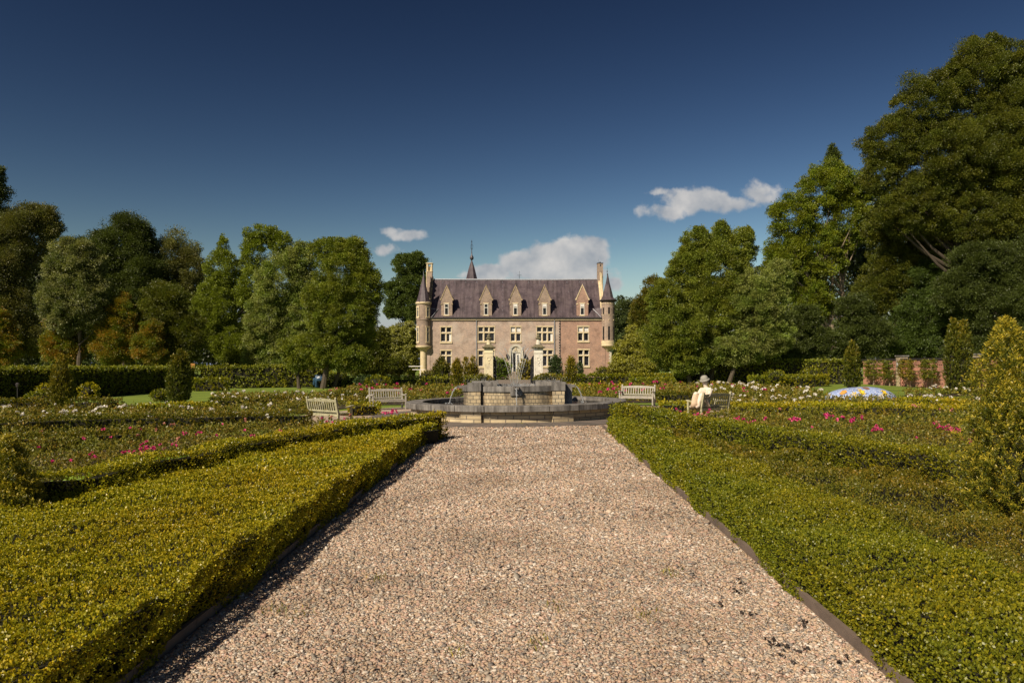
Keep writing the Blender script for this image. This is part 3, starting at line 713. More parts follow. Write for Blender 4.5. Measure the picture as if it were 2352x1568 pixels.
# ------------------------------------------------------------------ benches
M_teak = simple('weathered_teak', (.38,.35,.29), .8, .35, 14, .2, stretch=(1,1,1))
M_teakm = simple('mossy_teak', (.38,.35,.22), .85, .35, 14, .2, col2=(.22,.22,.11))
def make_bench(label, loc, rz, W, mat):
    root = thing('garden_bench', label, 'bench', loc, rz, 'teak benches round the fountain')
    def bb(mb, name, p=root, bev=.006): return mb.build(name, mat, p, world=False, bevel=bev)
    x = W/2
    tilt = lambda z: -.20*max(0, z-.42)
    def post(sx):
        m = MB(); vs = []
        for z in (0, .42, .90):
            y = tilt(z)
            for px_, py_ in ((-.03,-.035),(.03,-.035),(.03,.035),(-.03,.035)): vs.append((sx*(x-.03)+px_, y+py_, z))
        top = [(sx*(x-.03)-.03, tilt(.93)+.0, .93), (sx*(x-.03)+.03, tilt(.93)+.0, .93)]
        fs = [(0,3,2,1)]
        for j in range(2):
            for k in range(4): fs.append((4*j+k, 4*j+(k+1)%4, 4*j+4+(k+1)%4, 4*j+4+k))
        m.add(vs+top, fs+[(8,9,13,12),(10,11,12,13),(9,10,13),(11,8,12)]); return m
    for sx in (-1, 1):
        bb(post(sx), 'rear_post'); bb(MB().box(sx*(x-.03)-.03, sx*(x-.03)+.03, .47, .53, 0, .60), 'leg')
        a = MB(); n = 9; vs = []
        for i in range(n):
            t = i/(n-1); y = -.03+.60*t; z = .635-.035*math.sin(t*math.pi)*1.0+.02*t; th = .035+.022*math.sin(min(1, max(0, (t-.7)/.3))*math.pi)
            for px_ in (-.04, .04):
                vs += [(sx*(x-.03)+px_, y, z-th/2), (sx*(x-.03)+px_, y, z+th/2)]
        fs = []
        for i in range(n-1):
            k = 4*i; fs += [(k+1,k+3,k+7,k+5),(k,k+4,k+6,k+2),(k,k+1,k+5,k+4),(k+2,k+6,k+7,k+3)]
        fs += [(0,2,3,1),(4*n-4,4*n-3,4*n-1,4*n-2)]; a.add(vs, fs); bb(a, 'armrest')
    st = MB()
    for i in range(6): st.box(-x+.065, x-.065, .05+i*.082, .05+i*.082+.066, .415, .437)
    bb(st, 'seat'); 
    r_ = MB(); r_.box(-x+.061, x-.061, .482, .518, .33, .412); r_.box(-x+.061, x-.061, -.015, .02, .33, .41); bb(r_, 'seat_rail')
    # back: arched top rail, lower rail, upright slats
    tr = MB(); n = 12; vs = []
    for i in range(n+1):
        t = i/n; xx = -x+.06+(2*x-.12)*t; zt2 = .845+.035*math.sin(t*math.pi)
        for z, dy in ((.775, 0), (zt2, 0)):
            y = tilt(z); vs += [(xx, y-.018, z), (xx, y+.018, z)]
    fs = []
    for i in range(n):
        k = 4*i; fs += [(k,k+4,k+6,k+2),(k+1,k+3,k+7,k+5),(k+2,k+6,k+7,k+3),(k,k+1,k+5,k+4)]
    fs += [(0,2,3,1),(4*n,4*n+1,4*n+3,4*n+2)]; tr.add(vs, fs); bb(tr, 'top_rail')
    bb(MB().box(-x+.061, x-.061, tilt(.5)-.016, tilt(.5)+.016, .47, .52), 'back_rail')
    bk = MB(); ns = 13
    for i in range(ns):
        xx = -x+.06+(2*x-.12)*(i+.5)/ns; w = .020
        z0, z1 = .519, .778
        bk.add([(xx-w,tilt(z0)-.009,z0),(xx+w,tilt(z0)-.009,z0),(xx+w,tilt(z0)+.009,z0),(xx-w,tilt(z0)+.009,z0),(xx-w,tilt(z1)-.009,z1),(xx+w,tilt(z1)-.009,z1),(xx+w,tilt(z1)+.009,z1),(xx-w,tilt(z1)+.009,z1)],
               [(3,2,1,0),(4,5,6,7),(0,1,5,4),(1,2,6,5),(2,3,7,6),(3,0,4,7)])
    bb(bk, 'backrest', bev=0)
    return root
def bl(x, Y): return (x, Y, float(gz(x, Y)))
make_bench('mossy teak bench seen from behind, left of the fountain', bl(-5.86, 23.7), R(-39), 1.5, M_teakm)
bR = bl(6.5, 24.4)
make_bench('mossy teak bench seen from behind with the white statue on it', bR, R(40), 1.5, M_teakm)
make_bench('silver-grey teak bench facing the camera left of the fountain', bl(-5.45, 33), R(180+26), 1.5, M_teak)
make_bench('silver-grey teak bench facing the camera right of the fountain', bl(5.56, 33.6), R(180-20), 1.5, M_teak)

# ------------------------------------------------------------------ seated statue
M_marble = simple('weathered_plaster', (.72,.62,.50), .7, .22, 9, .3, col2=(.55,.38,.26))
M_hat = simple('grey_hat', (.30,.28,.235), .8, .25, 10, .2)
def skin_body(name, verts, edges, radii, mat, parent, sub=2, root=0):
    me = bpy.data.meshes.new(name); me.from_pydata(verts, edges, []); me.materials.append(mat)
    o = bpy.data.objects.new(name, me); col.objects.link(o); o.parent = parent
    sk = o.modifiers.new('skin', 'SKIN'); sk.use_smooth_shade = True
    for i, r_ in enumerate(radii):
        r_ = r_ if hasattr(r_, '__len__') else (r_, r_)
        me.skin_vertices[0].data[i].radius = r_
    me.skin_vertices[0].data[root].use_root = True
    s = o.modifiers.new('sub', 'SUBSURF'); s.levels = sub; s.render_levels = sub
    return o
# local frame of the statue: sits on the seat, body turned to -X along the bench (knees up)
st = thing('statue', 'pale plaster statue in a grey hat, hugging its knees on the bench', 'statue', bR, R(40))
# seat top at z .44, sits at left part of the bench, knees towards local -x / +y
bx, by = -.25, .14
sv = [(bx,by,.56),(bx+.02,by-.01,.74),(bx+.0,by,.93),(bx-.02,by+.01,1.05),(bx-.04,by+.02,1.13),      # pelvis, waist, chest, neck
      (bx-.06,by+.03,1.22),(bx-.06,by+.035,1.29),
      (bx-.02,by-.17,.98),(bx-.16,by-.20,.80),(bx-.34,by-.10,.76),(bx-.42,by-.02,.78),              # left arm
      (bx-.02,by+.19,.98),(bx-.16,by+.22,.80),(bx-.34,by+.14,.76),(bx-.42,by+.06,.78),              # right arm
      (bx-.10,by-.09,.55),(bx-.40,by-.09,.88),(bx-.52,by-.09,.62),(bx-.56,by-.09,.48),(bx-.68,by-.10,.465),
      (bx-.10,by+.12,.55),(bx-.38,by+.14,.90),(bx-.50,by+.14,.62),(bx-.54,by+.14,.48),(bx-.66,by+.15,.465)]
se = [(0,1),(1,2),(2,3),(3,4),(4,5),(5,6),(2,7),(7,8),(8,9),(9,10),(2,11),(11,12),(12,13),(13,14),(0,15),(15,16),(16,17),(17,18),(18,19),(0,20),(20,21),(21,22),(22,23),(23,24)]
sr = [(.16,.19),(.15,.17),(.15,.20),.075,.06,.10,.085, .085,.062,.045,.042, .085,.062,.045,.042, .12,.078,.072,.055,.042, .12,.078,.072,.055,.042]
skin_body('body', sv, se, sr, M_marble, st)
hc = Vector((bx-.06, by+.035, 1.30))
hat = MB(); Mh = Matrix.Translation(hc) @ Matrix.Rotation(R(-22), 4, 'Y')
h_ = MB(); h_.lathe([(.155,.015),(.165,-.01),(.125,.02),(.12,.06),(.105,.11),(.065,.145),(0,.155)], 20); hat.add([Mh @ Vector(p) for p in h_.v], h_.f)
hat.build('hat', M_hat, st, world=False, smooth=True)
hr = MB().blob((bx+.0, by+.035, 1.23), (.085, .10, .10), 12, 8); hr.build('hair', simple('ochre_hair', (.50,.36,.24), .8, .3, 20, .3), st, world=False, smooth=True)
f_ = MB(); f_.blob((bx-.155, by+.035, 1.235), (.022, .014, .03), 8, 6); f_.build('nose', M_marble, st, world=False, smooth=True)
sk = MB().lathe([(.24,.0),(.20,.14),(.12,.34),(.09,.38)], 18, (bx-.50, by+.03)); sk.v = [(x, by+.03+(y-by-.03)*.62, z+.47) for x, y, z in sk.v]
sk.build('skirt', simple('ochre_skirt', (.62,.45,.30), .8, .3, 10, .3, stretch=(6,6,.6)), st, world=False, smooth=True)

# ------------------------------------------------------------------ mosaic dome
mx_, my_ = 16.7, 36.5; mz_ = float(gz(mx_, my_))
dome = thing('mosaic_mound', 'low blue mosaic mound with yellow suns among the white roses', 'sculpture', (mx_, my_, mz_))
m, nd, ln, b = newmat('blue_mosaic')
tcn = nd.new('ShaderNodeTexCoord'); v1 = nd.new('ShaderNodeTexVoronoi'); v1.inputs['Scale'].default_value = 16; ln.new(tcn.outputs['Object'], v1.inputs['Vector'])
sp = nd.new('ShaderNodeSeparateColor'); ln.new(v1.outputs['Color'], sp.inputs[0])
r = ramp(nd, [(.10,.14,.34),(.24,.31,.55),(.33,.40,.62),(.42,.50,.68),(.60,.58,.60)], [0,.15,.5,.85,1]); ln.new(sp.outputs[0], r.inputs[0])
ln.new(r.outputs[0], b.inputs['Base Color']); b.inputs['Roughness'].default_value = .35
hgt = .62
def dsurf(x, z):                     # front surface of the mound: y for given x, z
    k = 1-(abs(x)/1.9)**2.3-(z/hgt)**2.0; return -1.15*max(k, 0)**.5
prof = MB(); nx, nt_ = 40, 16; vs = []
for j in range(nt_+1):
    t = (math.pi)*j/nt_
    for i in range(nx+1):
        x = -1.9+3.8*i/nx; s_ = max(0, 1-(abs(x)/1.9)**2.3)**.5
        vs.append((x, -1.15*s_*math.cos(t), hgt*s_*math.sin(t)*(1+.03*math.sin(x*2))))
prof.add(vs, [(j*(nx+1)+i, j*(nx+1)+i+1, (j+1)*(nx+1)+i+1, (j+1)*(nx+1)+i) for j in range(nt_) for i in range(nx)])
prof.build('mound', m, dome, world=False, smooth=True)
M_sun = simple('yellow_tile', (.80,.55,.05), .5, .15, 20); M_blk = simple('black_grout', (.03,.02,.02), .7, .2, 8); M_or = simple('orange_tile', (.62,.30,.07), .5, .5, 25); M_br = simple('brown_tile', (.28,.15,.10), .6, .3, 15)
def on_mound(pts2, lift):
    return [(x, dsurf(x, z)-lift, z+lift*.6) for x, z in pts2]
for sx, sz, R0 in ((-.72,.24,.21),(-.33,.39,.22),(.90,.37,.22)):
    black = MB(); yel = MB()
    for k in range(8):
        a = k*math.pi/4+.35; w = .30
        def ray(r0, r1, ww): return [(sx+r0*math.cos(a-ww), sz+r0*math.sin(a-ww)), (sx+r0*math.cos(a+ww), sz+r0*math.sin(a+ww)), (sx+r1*math.cos(a), sz+r1*math.sin(a))]
        tri = [(x, max(z, .02)) for x, z in ray(.075, R0*1.08, .55)]; black.add(on_mound(tri, .012), [(0,1,2)])
        tri = [(x, max(z, .02)) for x, z in ray(.10, R0*.92, .34)]; yel.add(on_mound(tri, .022), [(0,1,2)])
    for mb, rr, lf in ((black, .105, .017), (yel, .082, .03)):
        pts = [(sx, sz)]+[(sx+rr*math.cos(i*math.pi/7), max(.02, sz+rr*math.sin(i*math.pi/7))) for i in range(14)]
        mb.add(on_mound(pts, lf), [(0, 1+i, 1+(i+1)%14) for i in range(14)])
    bo = black.build('sun_outline', M_blk, dome, world=False); yel.build('sun', M_sun, bo, world=False)
pp = [(-1.42,.30),(-1.35,.26),(-1.22,.29),(-1.05,.38),(-1.02,.47),(-1.2,.44)]
MB().add(on_mound(pp, .03), [tuple(range(6))]).build('orange_patch', M_or, dome, world=False)
pp = [(-.12,.575),(-.05,.53),(.05,.50),(.18,.51),(.22,.57),(.2,.60),(-.05,.60)]
MB().add(on_mound(pp, .03), [tuple(range(7))]).build('brown_patch', M_br, dome, world=False)

dome.scale = (.885, .885, 1.0)
# ------------------------------------------------------------------ blue animal sculpture under the trees on the left
M_blue = simple('glossy_blue_paint', (.02,.055,.10), .3, .6, 3, spec=.6)
bx0, Yb = at(735, 66.5), 66.5; zb = float(gz(bx0, Yb))
an = thing('animal_sculpture', 'dark blue painted four-legged animal sculpture behind the tree trunks', 'sculpture', (bx0, Yb, zb))
av = [(.30,0,.92),(0,0,1.0),(-.32,0,.88),(-.46,0,.66),(-.52,-.02,.42),(-.50,-.04,.22),
      (.42,-.16,.62),(.44,-.17,.32),(.44,-.17,.04),(.40,.18,.62),(.42,.19,.32),(.42,.19,.04),
      (-.26,-.18,.60),(-.28,-.20,.30),(-.28,-.20,.04),(-.24,.18,.60),(-.24,.20,.30),(-.24,.20,.04),(-.40,-.14,.93),(-.40,.14,.93),(.56,0,.70),(.60,0,.45)]
ae = [(0,1),(1,2),(2,3),(3,4),(4,5),(0,6),(6,7),(7,8),(0,9),(9,10),(10,11),(2,12),(12,13),(13,14),(2,15),(15,16),(16,17),(3,18),(3,19),(0,20),(20,21)]
ar = [.28,.32,.27,.20,.13,.09,.16,.12,.11,.16,.12,.11,.15,.12,.11,.15,.12,.11,.06,.06,.05,.03]
skin_body('body', av, ae, ar, M_blue, an, 2, 1)
# ------------------------------------------------------------------ castle (26 m wide, 102 m away), set out in units of 1.366 cm
U = .013661; XC = 1097.6
def cx(a): return (a-XC)*U
def cz(a): return H+(1321.6-a)*U
def dk(a, Y, x=True):                # the same units further back
    return (a-XC)*U*Y/102 if x else H+(1321.6-a)*U*Y/102
YF = 102.0
castle = thing('castle', 'brick castle with purple slate roof and two corner turrets beyond the fountain', 'castle', (0, YF, 0))
M_brick = brickmat('mottled_brick', (.44,.285,.215), (.25,.165,.135), (.56,.48,.39), .21, .065, .010, 'flat', patch=((.58,.51,.43),.45,.5), bump=.2)
M_brickr = brickmat('red_brick', (.41,.22,.155), (.24,.14,.11), (.50,.36,.26), .21, .065, .009, 'flat', bump=.2)
M_brickt = brickmat('patterned_turret_brick', (.34,.22,.155), (.15,.10,.09), (.44,.36,.27), .21, .065, .012, 'flat', bump=.2)
M_sand = simple('ochre_sandstone', (.66,.53,.33), .8, .22, 2.5, .1)
M_sandd = simple('weathered_sandstone', (.40,.31,.18), .85, .4, 3, .2, col2=(.12,.10,.07))
M_pale = simple('pale_limestone', (.58,.53,.42), .8, .2, 3, .2)
M_white = simple('cream_window_paint', (.80,.76,.66), .5, .1, 4)
M_lead = simple('lead_flashing', (.42,.43,.46), .45, .3, 6, metal=.3)
M_darklead = simple('dark_lead', (.10,.085,.09), .4, .3, 8, metal=.3)
M_zinc = simple('zinc_pipe', (.33,.34,.36), .5, .2, 6, metal=.3)
M_gut = simple('dark_gutter', (.04,.035,.035), .6, .3, 6)
m, nd, ln, b = newmat('window_glass'); M_glass = m
n = noise(nd, ln, 1.5, 3); r = ramp(nd, [(.006,.006,.007),(.03,.03,.035)], [.4,.65]); ln.new(n, r.inputs[0]); ln.new(r.outputs[0], b.inputs['Base Color'])
b.inputs['Roughness'].default_value = .06; b.inputs['Specular IOR Level'].default_value = .35
m, nd, ln, b = newmat('purple_slate'); M_slate = m
n = noise(nd, ln, .9, 6); n2 = noise(nd, ln, 1.0, 5, stretch=(2.6,.25,.25)); n3 = noise(nd, ln, 14, 4)
r = ramp(nd, [(.066,.048,.054),(.105,.076,.082),(.130,.098,.100)], [.35,.5,.68]); ln.new(n, r.inputs[0])
r2 = ramp(nd, [(.62,.60,.60),(1,1,1),(1.12,1.12,1.12)], [.38,.52,.7]); ln.new(n2, r2.inputs[0])
r3 = ramp(nd, [(.8,.8,.8),(1.15,1.15,1.15)], [.35,.65]); ln.new(n3, r3.inputs[0])
c = mixc_(nd, ln, 1.0, r.outputs[0], r2.outputs[0], 'MULTIPLY'); c = mixc_(nd, ln, 1.0, c, r3.outputs[0], 'MULTIPLY')
brk = nd.new('ShaderNodeTexBrick'); brk.inputs['Scale'].default_value = 1; brk.inputs['Brick Width'].default_value = .22; brk.inputs['Row Height'].default_value = .14; brk.inputs['Mortar Size'].default_value = .008
brk.inputs['Color1'].default_value = (1.1,1.1,1.1,1); brk.inputs['Color2'].default_value = (.85,.85,.88,1); brk.inputs['Mortar'].default_value = (.6,.6,.6,1)
tcn = nd.new('ShaderNodeTexCoord'); sp = nd.new('ShaderNodeSeparateXYZ'); cb = nd.new('ShaderNodeCombineXYZ'); ln.new(tcn.outputs['Object'], sp.inputs[0]); ln.new(sp.outputs[0], cb.inputs[0]); ln.new(sp.outputs[2], cb.inputs[1]); ln.new(cb.outputs[0], brk.inputs['Vector'])
c = mixc_(nd, ln, 1.0, c, brk.outputs[0], 'MULTIPLY')
ln.new(c, b.inputs['Base Color']); b.inputs['Roughness'].default_value = .42; b.inputs['Specular IOR Level'].default_value = .6
bp = nd.new('ShaderNodeBump'); bp.inputs['Strength'].default_value = .3; bp.inputs['Distance'].default_value = .02; ln.new(n3, bp.inputs['Height']); ln.new(bp.outputs[0], b.inputs['Normal'])

def wall_open(mb, x0, x1, z0, z1, opens, y, depth=.30):
    xs = sorted({x0, x1, *[o[0] for o in opens], *[o[1] for o in opens]}); zs = sorted({z0, z1, *[o[2] for o in opens], *[o[3] for o in opens]})
    xs = [q for q in xs if x0 <= q <= x1]; zs = [q for q in zs if z0 <= q <= z1]
    for i in range(len(xs)-1):
        for j in range(len(zs)-1):
            mx, mz = (xs[i]+xs[i+1])/2, (zs[j]+zs[j+1])/2
            if any(o[0] < mx < o[1] and o[2] < mz < o[3] for o in opens): continue
            mb.add([(xs[i],y,zs[j]),(xs[i+1],y,zs[j]),(xs[i+1],y,zs[j+1]),(xs[i],y,zs[j+1])], [(0,1,2,3)])
    for a, b2, c_, d_ in opens:
        mb.add([(a,y,c_),(b2,y,c_),(b2,y,d_),(a,y,d_),(a,y+depth,c_),(b2,y+depth,c_),(b2,y+depth,d_),(a,y+depth,d_)], [(0,4,5,1),(1,5,6,2),(2,6,7,3),(3,7,4,0)])
WIN = []   # (x0,x1,ytop,ytrans,ybot, cols)
for a in ((400,503,952,1008,1092,2),(768,925,950,1003,1088,3),(1085,1183,950,1008,1088,2),(1342,1497,950,1003,1090,3),(1745,1848,948,1003,1085,2),
          (400,503,1182,1230,1335,2),(768,925,1180,1230,1335,3),(1342,1497,1175,1225,1332,3),(1748,1852,1175,1228,1330,2)): WIN.append(a)
GL = -.3
ops = [(cx(a), cx(b2), cz(e), cz(c_)) for a, b2, c_, d_, e, k in WIN]
door_op = (cx(1088), cx(1180), cz(1388), cz(1178))
zc = cz(884)
mb = MB(); wall_open(mb, cx(262), cx(1568), GL, zc, [o for o in ops if o[0] < cx(1500)]+[door_op], YF)
DEP = 8.2
mb.add([(cx(262),YF,GL),(cx(262),YF+DEP,GL),(cx(262),YF+DEP,zc),(cx(262),YF,zc)], [(0,1,2,3)][::1])
mb.add([(cx(262),YF+DEP,GL),(cx(2060),YF+DEP,GL),(cx(2060),YF+DEP,zc),(cx(262),YF+DEP,zc)], [(0,1,2,3)])
mb.build('wall', M_brick, castle)
mb = MB(); wall_open(mb, cx(1572), cx(2060), GL, zc, [o for o in ops if o[0] > cx(1500)], YF-.001)
mb.add([(cx(2060),YF,GL),(cx(2060),YF+DEP,GL),(cx(2060),YF+DEP,zc),(cx(2060),YF,zc)], [(0,1,2,3)])
mb.build('wall', M_brickr, castle)
mb = MB()
for i in range(22): 
    zz = cz(884)-i*.36; mb.box(cx(1558), cx(1572)+(.05 if i % 2 else 0), YF-.03, YF+.05, zz-.18, zz)
mb.box(cx(1568)-.02, cx(1572)+.02, YF-.02, YF+.2, GL, zc-.001)
mb.build('toothed_joint', M_gut, castle)
def window(a, b2, yt, ytr, yb, k, blinds=0, curtain=None):
    x0, x1, z1, zt2, z0 = cx(a), cx(b2), cz(yt), cz(ytr), cz(yb)
    s = MB()
    s.box(x0-.13, x1+.13, YF-.03, YF+.06, z1+.002, z1+.17)                      # lintel
    s.box(x0-.12, x1+.12, YF-.10, YF+.06, z0-.24, z0-.002)                      # sill
    s.box(x0-.075, x0-.002, YF-.022, YF+.05, z0, z1); s.box(x1+.002, x1+.075, YF-.022, YF+.05, z0, z1)
    for i in range(1, k):
        xm = x0+(x1-x0)*i/k; s.box(xm-.075, xm+.075, YF+.02, YF+.22, z0, z1)
    s.box(x0+.002, x1-.002, YF+.018, YF+.20, zt2-.075, zt2+.075)
    w = s.build('window', M_sand, castle)
    f = MB(); g2 = MB(); bl_ = MB()
    for i in range(k):
        xa = x0+(x1-x0)*i/k+(.078 if i else .01); xb = x0+(x1-x0)*(i+1)/k-(.078 if i < k-1 else .01)
        for za, zb, up in ((z0+.01, zt2-.078, 0), (zt2+.078, z1-.01, 1)):
            t = .055
            f.box(xa, xb, YF+.13, YF+.18, za, za+t); f.box(xa, xb, YF+.13, YF+.18, zb-t, zb); f.box(xa, xa+t, YF+.131, YF+.181, za+t, zb-t); f.box(xb-t, xb, YF+.131, YF+.181, za+t, zb-t)
            g2.add([(xa+t,YF+.16,za+t),(xb-t,YF+.16,za+t),(xb-t,YF+.16,zb-t),(xa+t,YF+.16,zb-t)], [(0,1,2,3)])
            if blinds and up: bl_.add([(xa+t,YF+.155,za+t+.05),(xb-t,YF+.155,za+t+.05),(xb-t,YF+.155,zb-t),(xa+t,YF+.155,zb-t)], [(0,1,2,3)])
            if curtain and i == (k-1 if curtain > 0 else 0) and not up:
                xm = xb-t-(xb-xa)*.38
                bl_.add([(xm,YF+.155,za+t),(xb-t,YF+.155,za+t),(xb-t,YF+.155,zb-t),(xm,YF+.155,zb-t)], [(0,1,2,3)])
    f.build('frame', M_white, w); g2.build('pane', M_glass, w)
    if bl_.v: bl_.build('blind', M_blind, w)
M_blind = simple('white_blind', (.75,.72,.66), .8, .08, 3)
bls = [0,0,1,0,1,0,0,0,0]; crt = [1,0,0,1,0,0,0,1,0]
for q, b2, c3 in zip(WIN, bls, crt): window(*q, blinds=b2, curtain=c3)
# near-black slab behind the glass, its colour painting the rooms' shade
MB().box(cx(300), cx(2040), YF+.6, YF+.7, 0, zc-.2).build('room_shade_panel', M_gut, castle)
# cornice and gutter
mb = MB(); mb.box(cx(290), cx(1976), YF-.16, YF+.12, cz(884), cz(868)); mb.build('cornice', M_sand, castle)
mb = MB(); mb.box(cx(290), cx(1976), YF-.30, YF+.10, cz(867.5), cz(856)); mb.build('gutter', M_gut, castle)
# roof
YR = 106.1; ze = cz(858); zr = dk(486, YR, False)
xL0, xR0 = cx(296), cx(1974)
mb = MB(); mb.add([(xL0,YF-.12,ze),(xR0,YF-.12,ze),(xR0,YR,zr),(xL0,YR,zr),(xL0,YR+4.3,ze),(xR0,YR+4.3,ze)], [(0,1,2,3),(3,2,5,4),(1,5,2),(0,3,4)])
roof = mb.build('roof', M_slate, castle)
mb = MB(); mb.tube([(xL0,YR,zr+.03),(xL0*.3+xR0*.7,YR,zr-.02),(xR0,YR,zr+.05)], [.10,.10,.10], 8); mb.build('ridge_cap', M_lead, roof)
tanr = (zr-ze)/(YR-YF+.12)
def roofy(z): return YF-.12+(z-ze)/tanr
mb = MB()
for a in (422,537,645,753,887,1003,1109,1263,1371,1497,1637,1760,1892):
    z = zr-.42; y = roofy(z); x = (a-XC)*U*y/102
    for s in (-1, 1): mb.add([(x,y-.10,z+.14),(x+s*.10,y-.03,z-.06),(x+s*.05,y-.03,z-.06),(x,y-.10,z+.04)], [(0,1,2,3)])
mb.build('roof_vent', M_lead, roof)
mb = MB()
for k in range(9):
    z = zr-.4-k*.58; y = roofy(z); mb.box(dk(1004,y), dk(1004,y)+.045, y-.05, y+.03, z-.08, z)
    
for k in range(34):
    z = random.uniform(ze+.3, zr-.6); y = roofy(z); x = random.uniform(xL0+.5, xR0-.5); mb.box(x, x+.035, y-.05, y+.03, z-.09, z)
mb.build('roof_hook', M_lead, roof)
# gable ends, with stone coping
def gable(x0, x1, nm, cop):
    o = .10
    mb = MB(); pr = [(YF-.05, GL),(YF-.05, ze+.15),(YR, zr+.30),(YR+4.3, ze+.15),(YR+4.3, GL)]
    vs = [(x0, y, z) for y, z in pr]+[(x1, y, z) for y, z in pr]; k = len(pr)
    mb.add(vs, [tuple(range(k)), tuple(range(2*k-1, k-1, -1))]+[(i, k+i, k+(i+1)%k, (i+1)%k) for i in range(k)])
    g_ = mb.build('gable_wall', M_brickr if nm else M_brick, castle)
    c_ = MB(); L_ = 9
    for i in range(L_):
        t0, t1 = i/L_, (i+.92)/L_
        ya, za = YF-.1+(YR-YF+.1)*t0, ze+.16+(zr+.3-ze-.16)*t0; yb_, zb_ = YF-.1+(YR-YF+.1)*t1, ze+.16+(zr+.3-ze-.16)*t1
        hgt_ = .16 if nm else .22
        c_.add([(x0-.05,ya,za+.005),(x1+.05,ya,za+.005),(x1+.05,yb_,zb_+.005),(x0-.05,yb_,zb_+.005),(x0-.05,ya,za+hgt_),(x1+.05,ya,za+hgt_),(x1+.05,yb_,zb_+hgt_-.06*(not nm)),(x0-.05,yb_,zb_+hgt_-.06*(not nm))],
               [(3,2,1,0),(4,5,6,7),(0,1,5,4),(1,2,6,5),(2,3,7,6),(3,0,4,7)])
    c_.build('gable_coping', cop, g_)
gable(cx(262), cx(294), 0, M_sandd); gable(cx(1975), cx(2010), 1, M_sand)
# left chimney: brick shaft with an open stone lantern on top
Yc = 105.6
ch = MB(); x0, x1 = dk(259,Yc), dk(315,Yc); zt_ = dk(408,Yc,False)
ch.box(x0, x1, Yc, Yc+.9, dk(700,Yc,False), zt_); cho = ch.build('chimney', M_brickt, castle)
s = MB(); ztop = dk(330,Yc,False)
for xa, xb in ((x0, x0+.2), (x1-.2, x1)): 
    s.box(xa, xb, Yc, Yc+.2, zt_+.08, ztop); s.box(xa, xb, Yc+.7, Yc+.9, zt_+.08, ztop)
s.box(x0-.05, x1+.05, Yc-.05, Yc+.95, zt_+.001, zt_+.08); s.box(x0-.07, x1+.07, Yc-.07, Yc+.97, ztop+.001, ztop+.12); s.box(x0+.21, x1-.21, Yc+.3, Yc+.6, zt_+.081, ztop-.35)
s.box(x0-.03, x0+.10, Yc-.04, Yc-.001, dk(560,Yc,False), zt_)
s.build('lantern_top', M_sand, cho)
s = MB()
for k, (ya, yb_) in enumerate(((450,505),(505,560),(560,610),(610,650))):
    s.box(dk(262+k*4,Yc-1.2-k*.3), dk(298-k*4,Yc-1.2-k*.3), Yc-1.2-k*.5, Yc-.002, dk(yb_,104,False), dk(ya,104,False)-.02)
    
s.build('chimney_shoulder', M_brickt, cho)
s = MB(); s.tube([(x1-.1,Yc+.4,ztop+.1),(x1-.14,Yc+.4,ztop+.75)], .012, 5); s.build('antenna', M_gut, cho)
# right chimney
ch = MB(); x0, x1 = dk(1937,Yc), dk(1990,Yc); ztop = dk(326,Yc,False)
ch.box(x0, x1, Yc, Yc+.9, dk(600,Yc,False), ztop); cho = ch.build('chimney', M_brickt, castle)
s = MB(); s.box(x0-.04, x1+.04, Yc-.04, Yc+.94, ztop+.001, ztop+.07); s.tube([((x0+x1)/2,Yc+.4,ztop+.06),((x0+x1)/2,Yc+.4,ztop+.24)], .10, 10); s.box(x0+.32, x0+.46, Yc-.01, Yc-.001, ztop-.40, ztop-.12)
s.tube([(x0+.15,Yc+.4,ztop+.05),(x0+.15,Yc+.4,ztop+.6)], .012, 5)
s.build('chimney_cap', M_gut, cho)
s = MB(); xa, xb = dk(1966,104.5), dk(1990,104.5)
s.add([(xa,Yc-.02,dk(410,Yc,False)),(xb,Yc-.02,dk(430,Yc,False)),(cx(2000),YF+.8,cz(650)),(cx(1985),YF+.8,cz(650)),(xa,Yc+.2,dk(410,Yc,False)),(xb,Yc+.2,dk(430,Yc,False)),(cx(2000),YF+1.1,cz(660)),(cx(1985),YF+1.1,cz(660))],
      [(0,3,2,1),(0,1,5,4),(1,2,6,5),(0,4,7,3),(4,5,6,7)])
s.build('raking_stone', M_sand, cho)
# rear spire
sy = 113.0
def sx_(a): return dk(a, sy)
def sz_(a): return dk(a, sy, False)
spc = sx_(703)
s = MB().lathe([((sx_(762)-sx_(645))/2*1.25, sz_(560)),((sx_(762)-sx_(645))/2, sz_(480)),(sx_(733)-spc, sz_(370)),(.03, sz_(290))], 8, (spc, sy), rot=math.pi/8)
spire = s.build('spire', M_slate, castle)
s = MB().lathe([(.05,sz_(300)),(.26*1,sz_(284)),(.30,sz_(272)),(.22,sz_(258)),(.09,sz_(245)),(.05,sz_(205)),(.02,sz_(95))], 12, (spc, sy)); s.build('spire_ball', M_darklead, spire, smooth=True)
s = MB()
for k in range(4):
    a = k*math.pi/2; ring = [(spc+.17*math.sin(t)*math.cos(a)*1.0, sy+.17*math.sin(t)*math.sin(a), sz_(165)+.42*-math.cos(t)) for t in np.linspace(0, math.pi, 10)]
    s.tube(ring, .02, 5)
    ring = [(spc+.08*math.sin(t)*math.cos(a), sy+.08*math.sin(t)*math.sin(a), sz_(115)+.16*-math.cos(t)) for t in np.linspace(0, math.pi, 8)]
    s.tube(ring, .016, 5)
s.build('finial', M_iron, spire)
s = MB(); xf = dk(1170,YR); s.tube([(xf,YR+.6,zr-.3),(xf,YR+.6,dk(396,YR,False))], [.035,.012], 5)
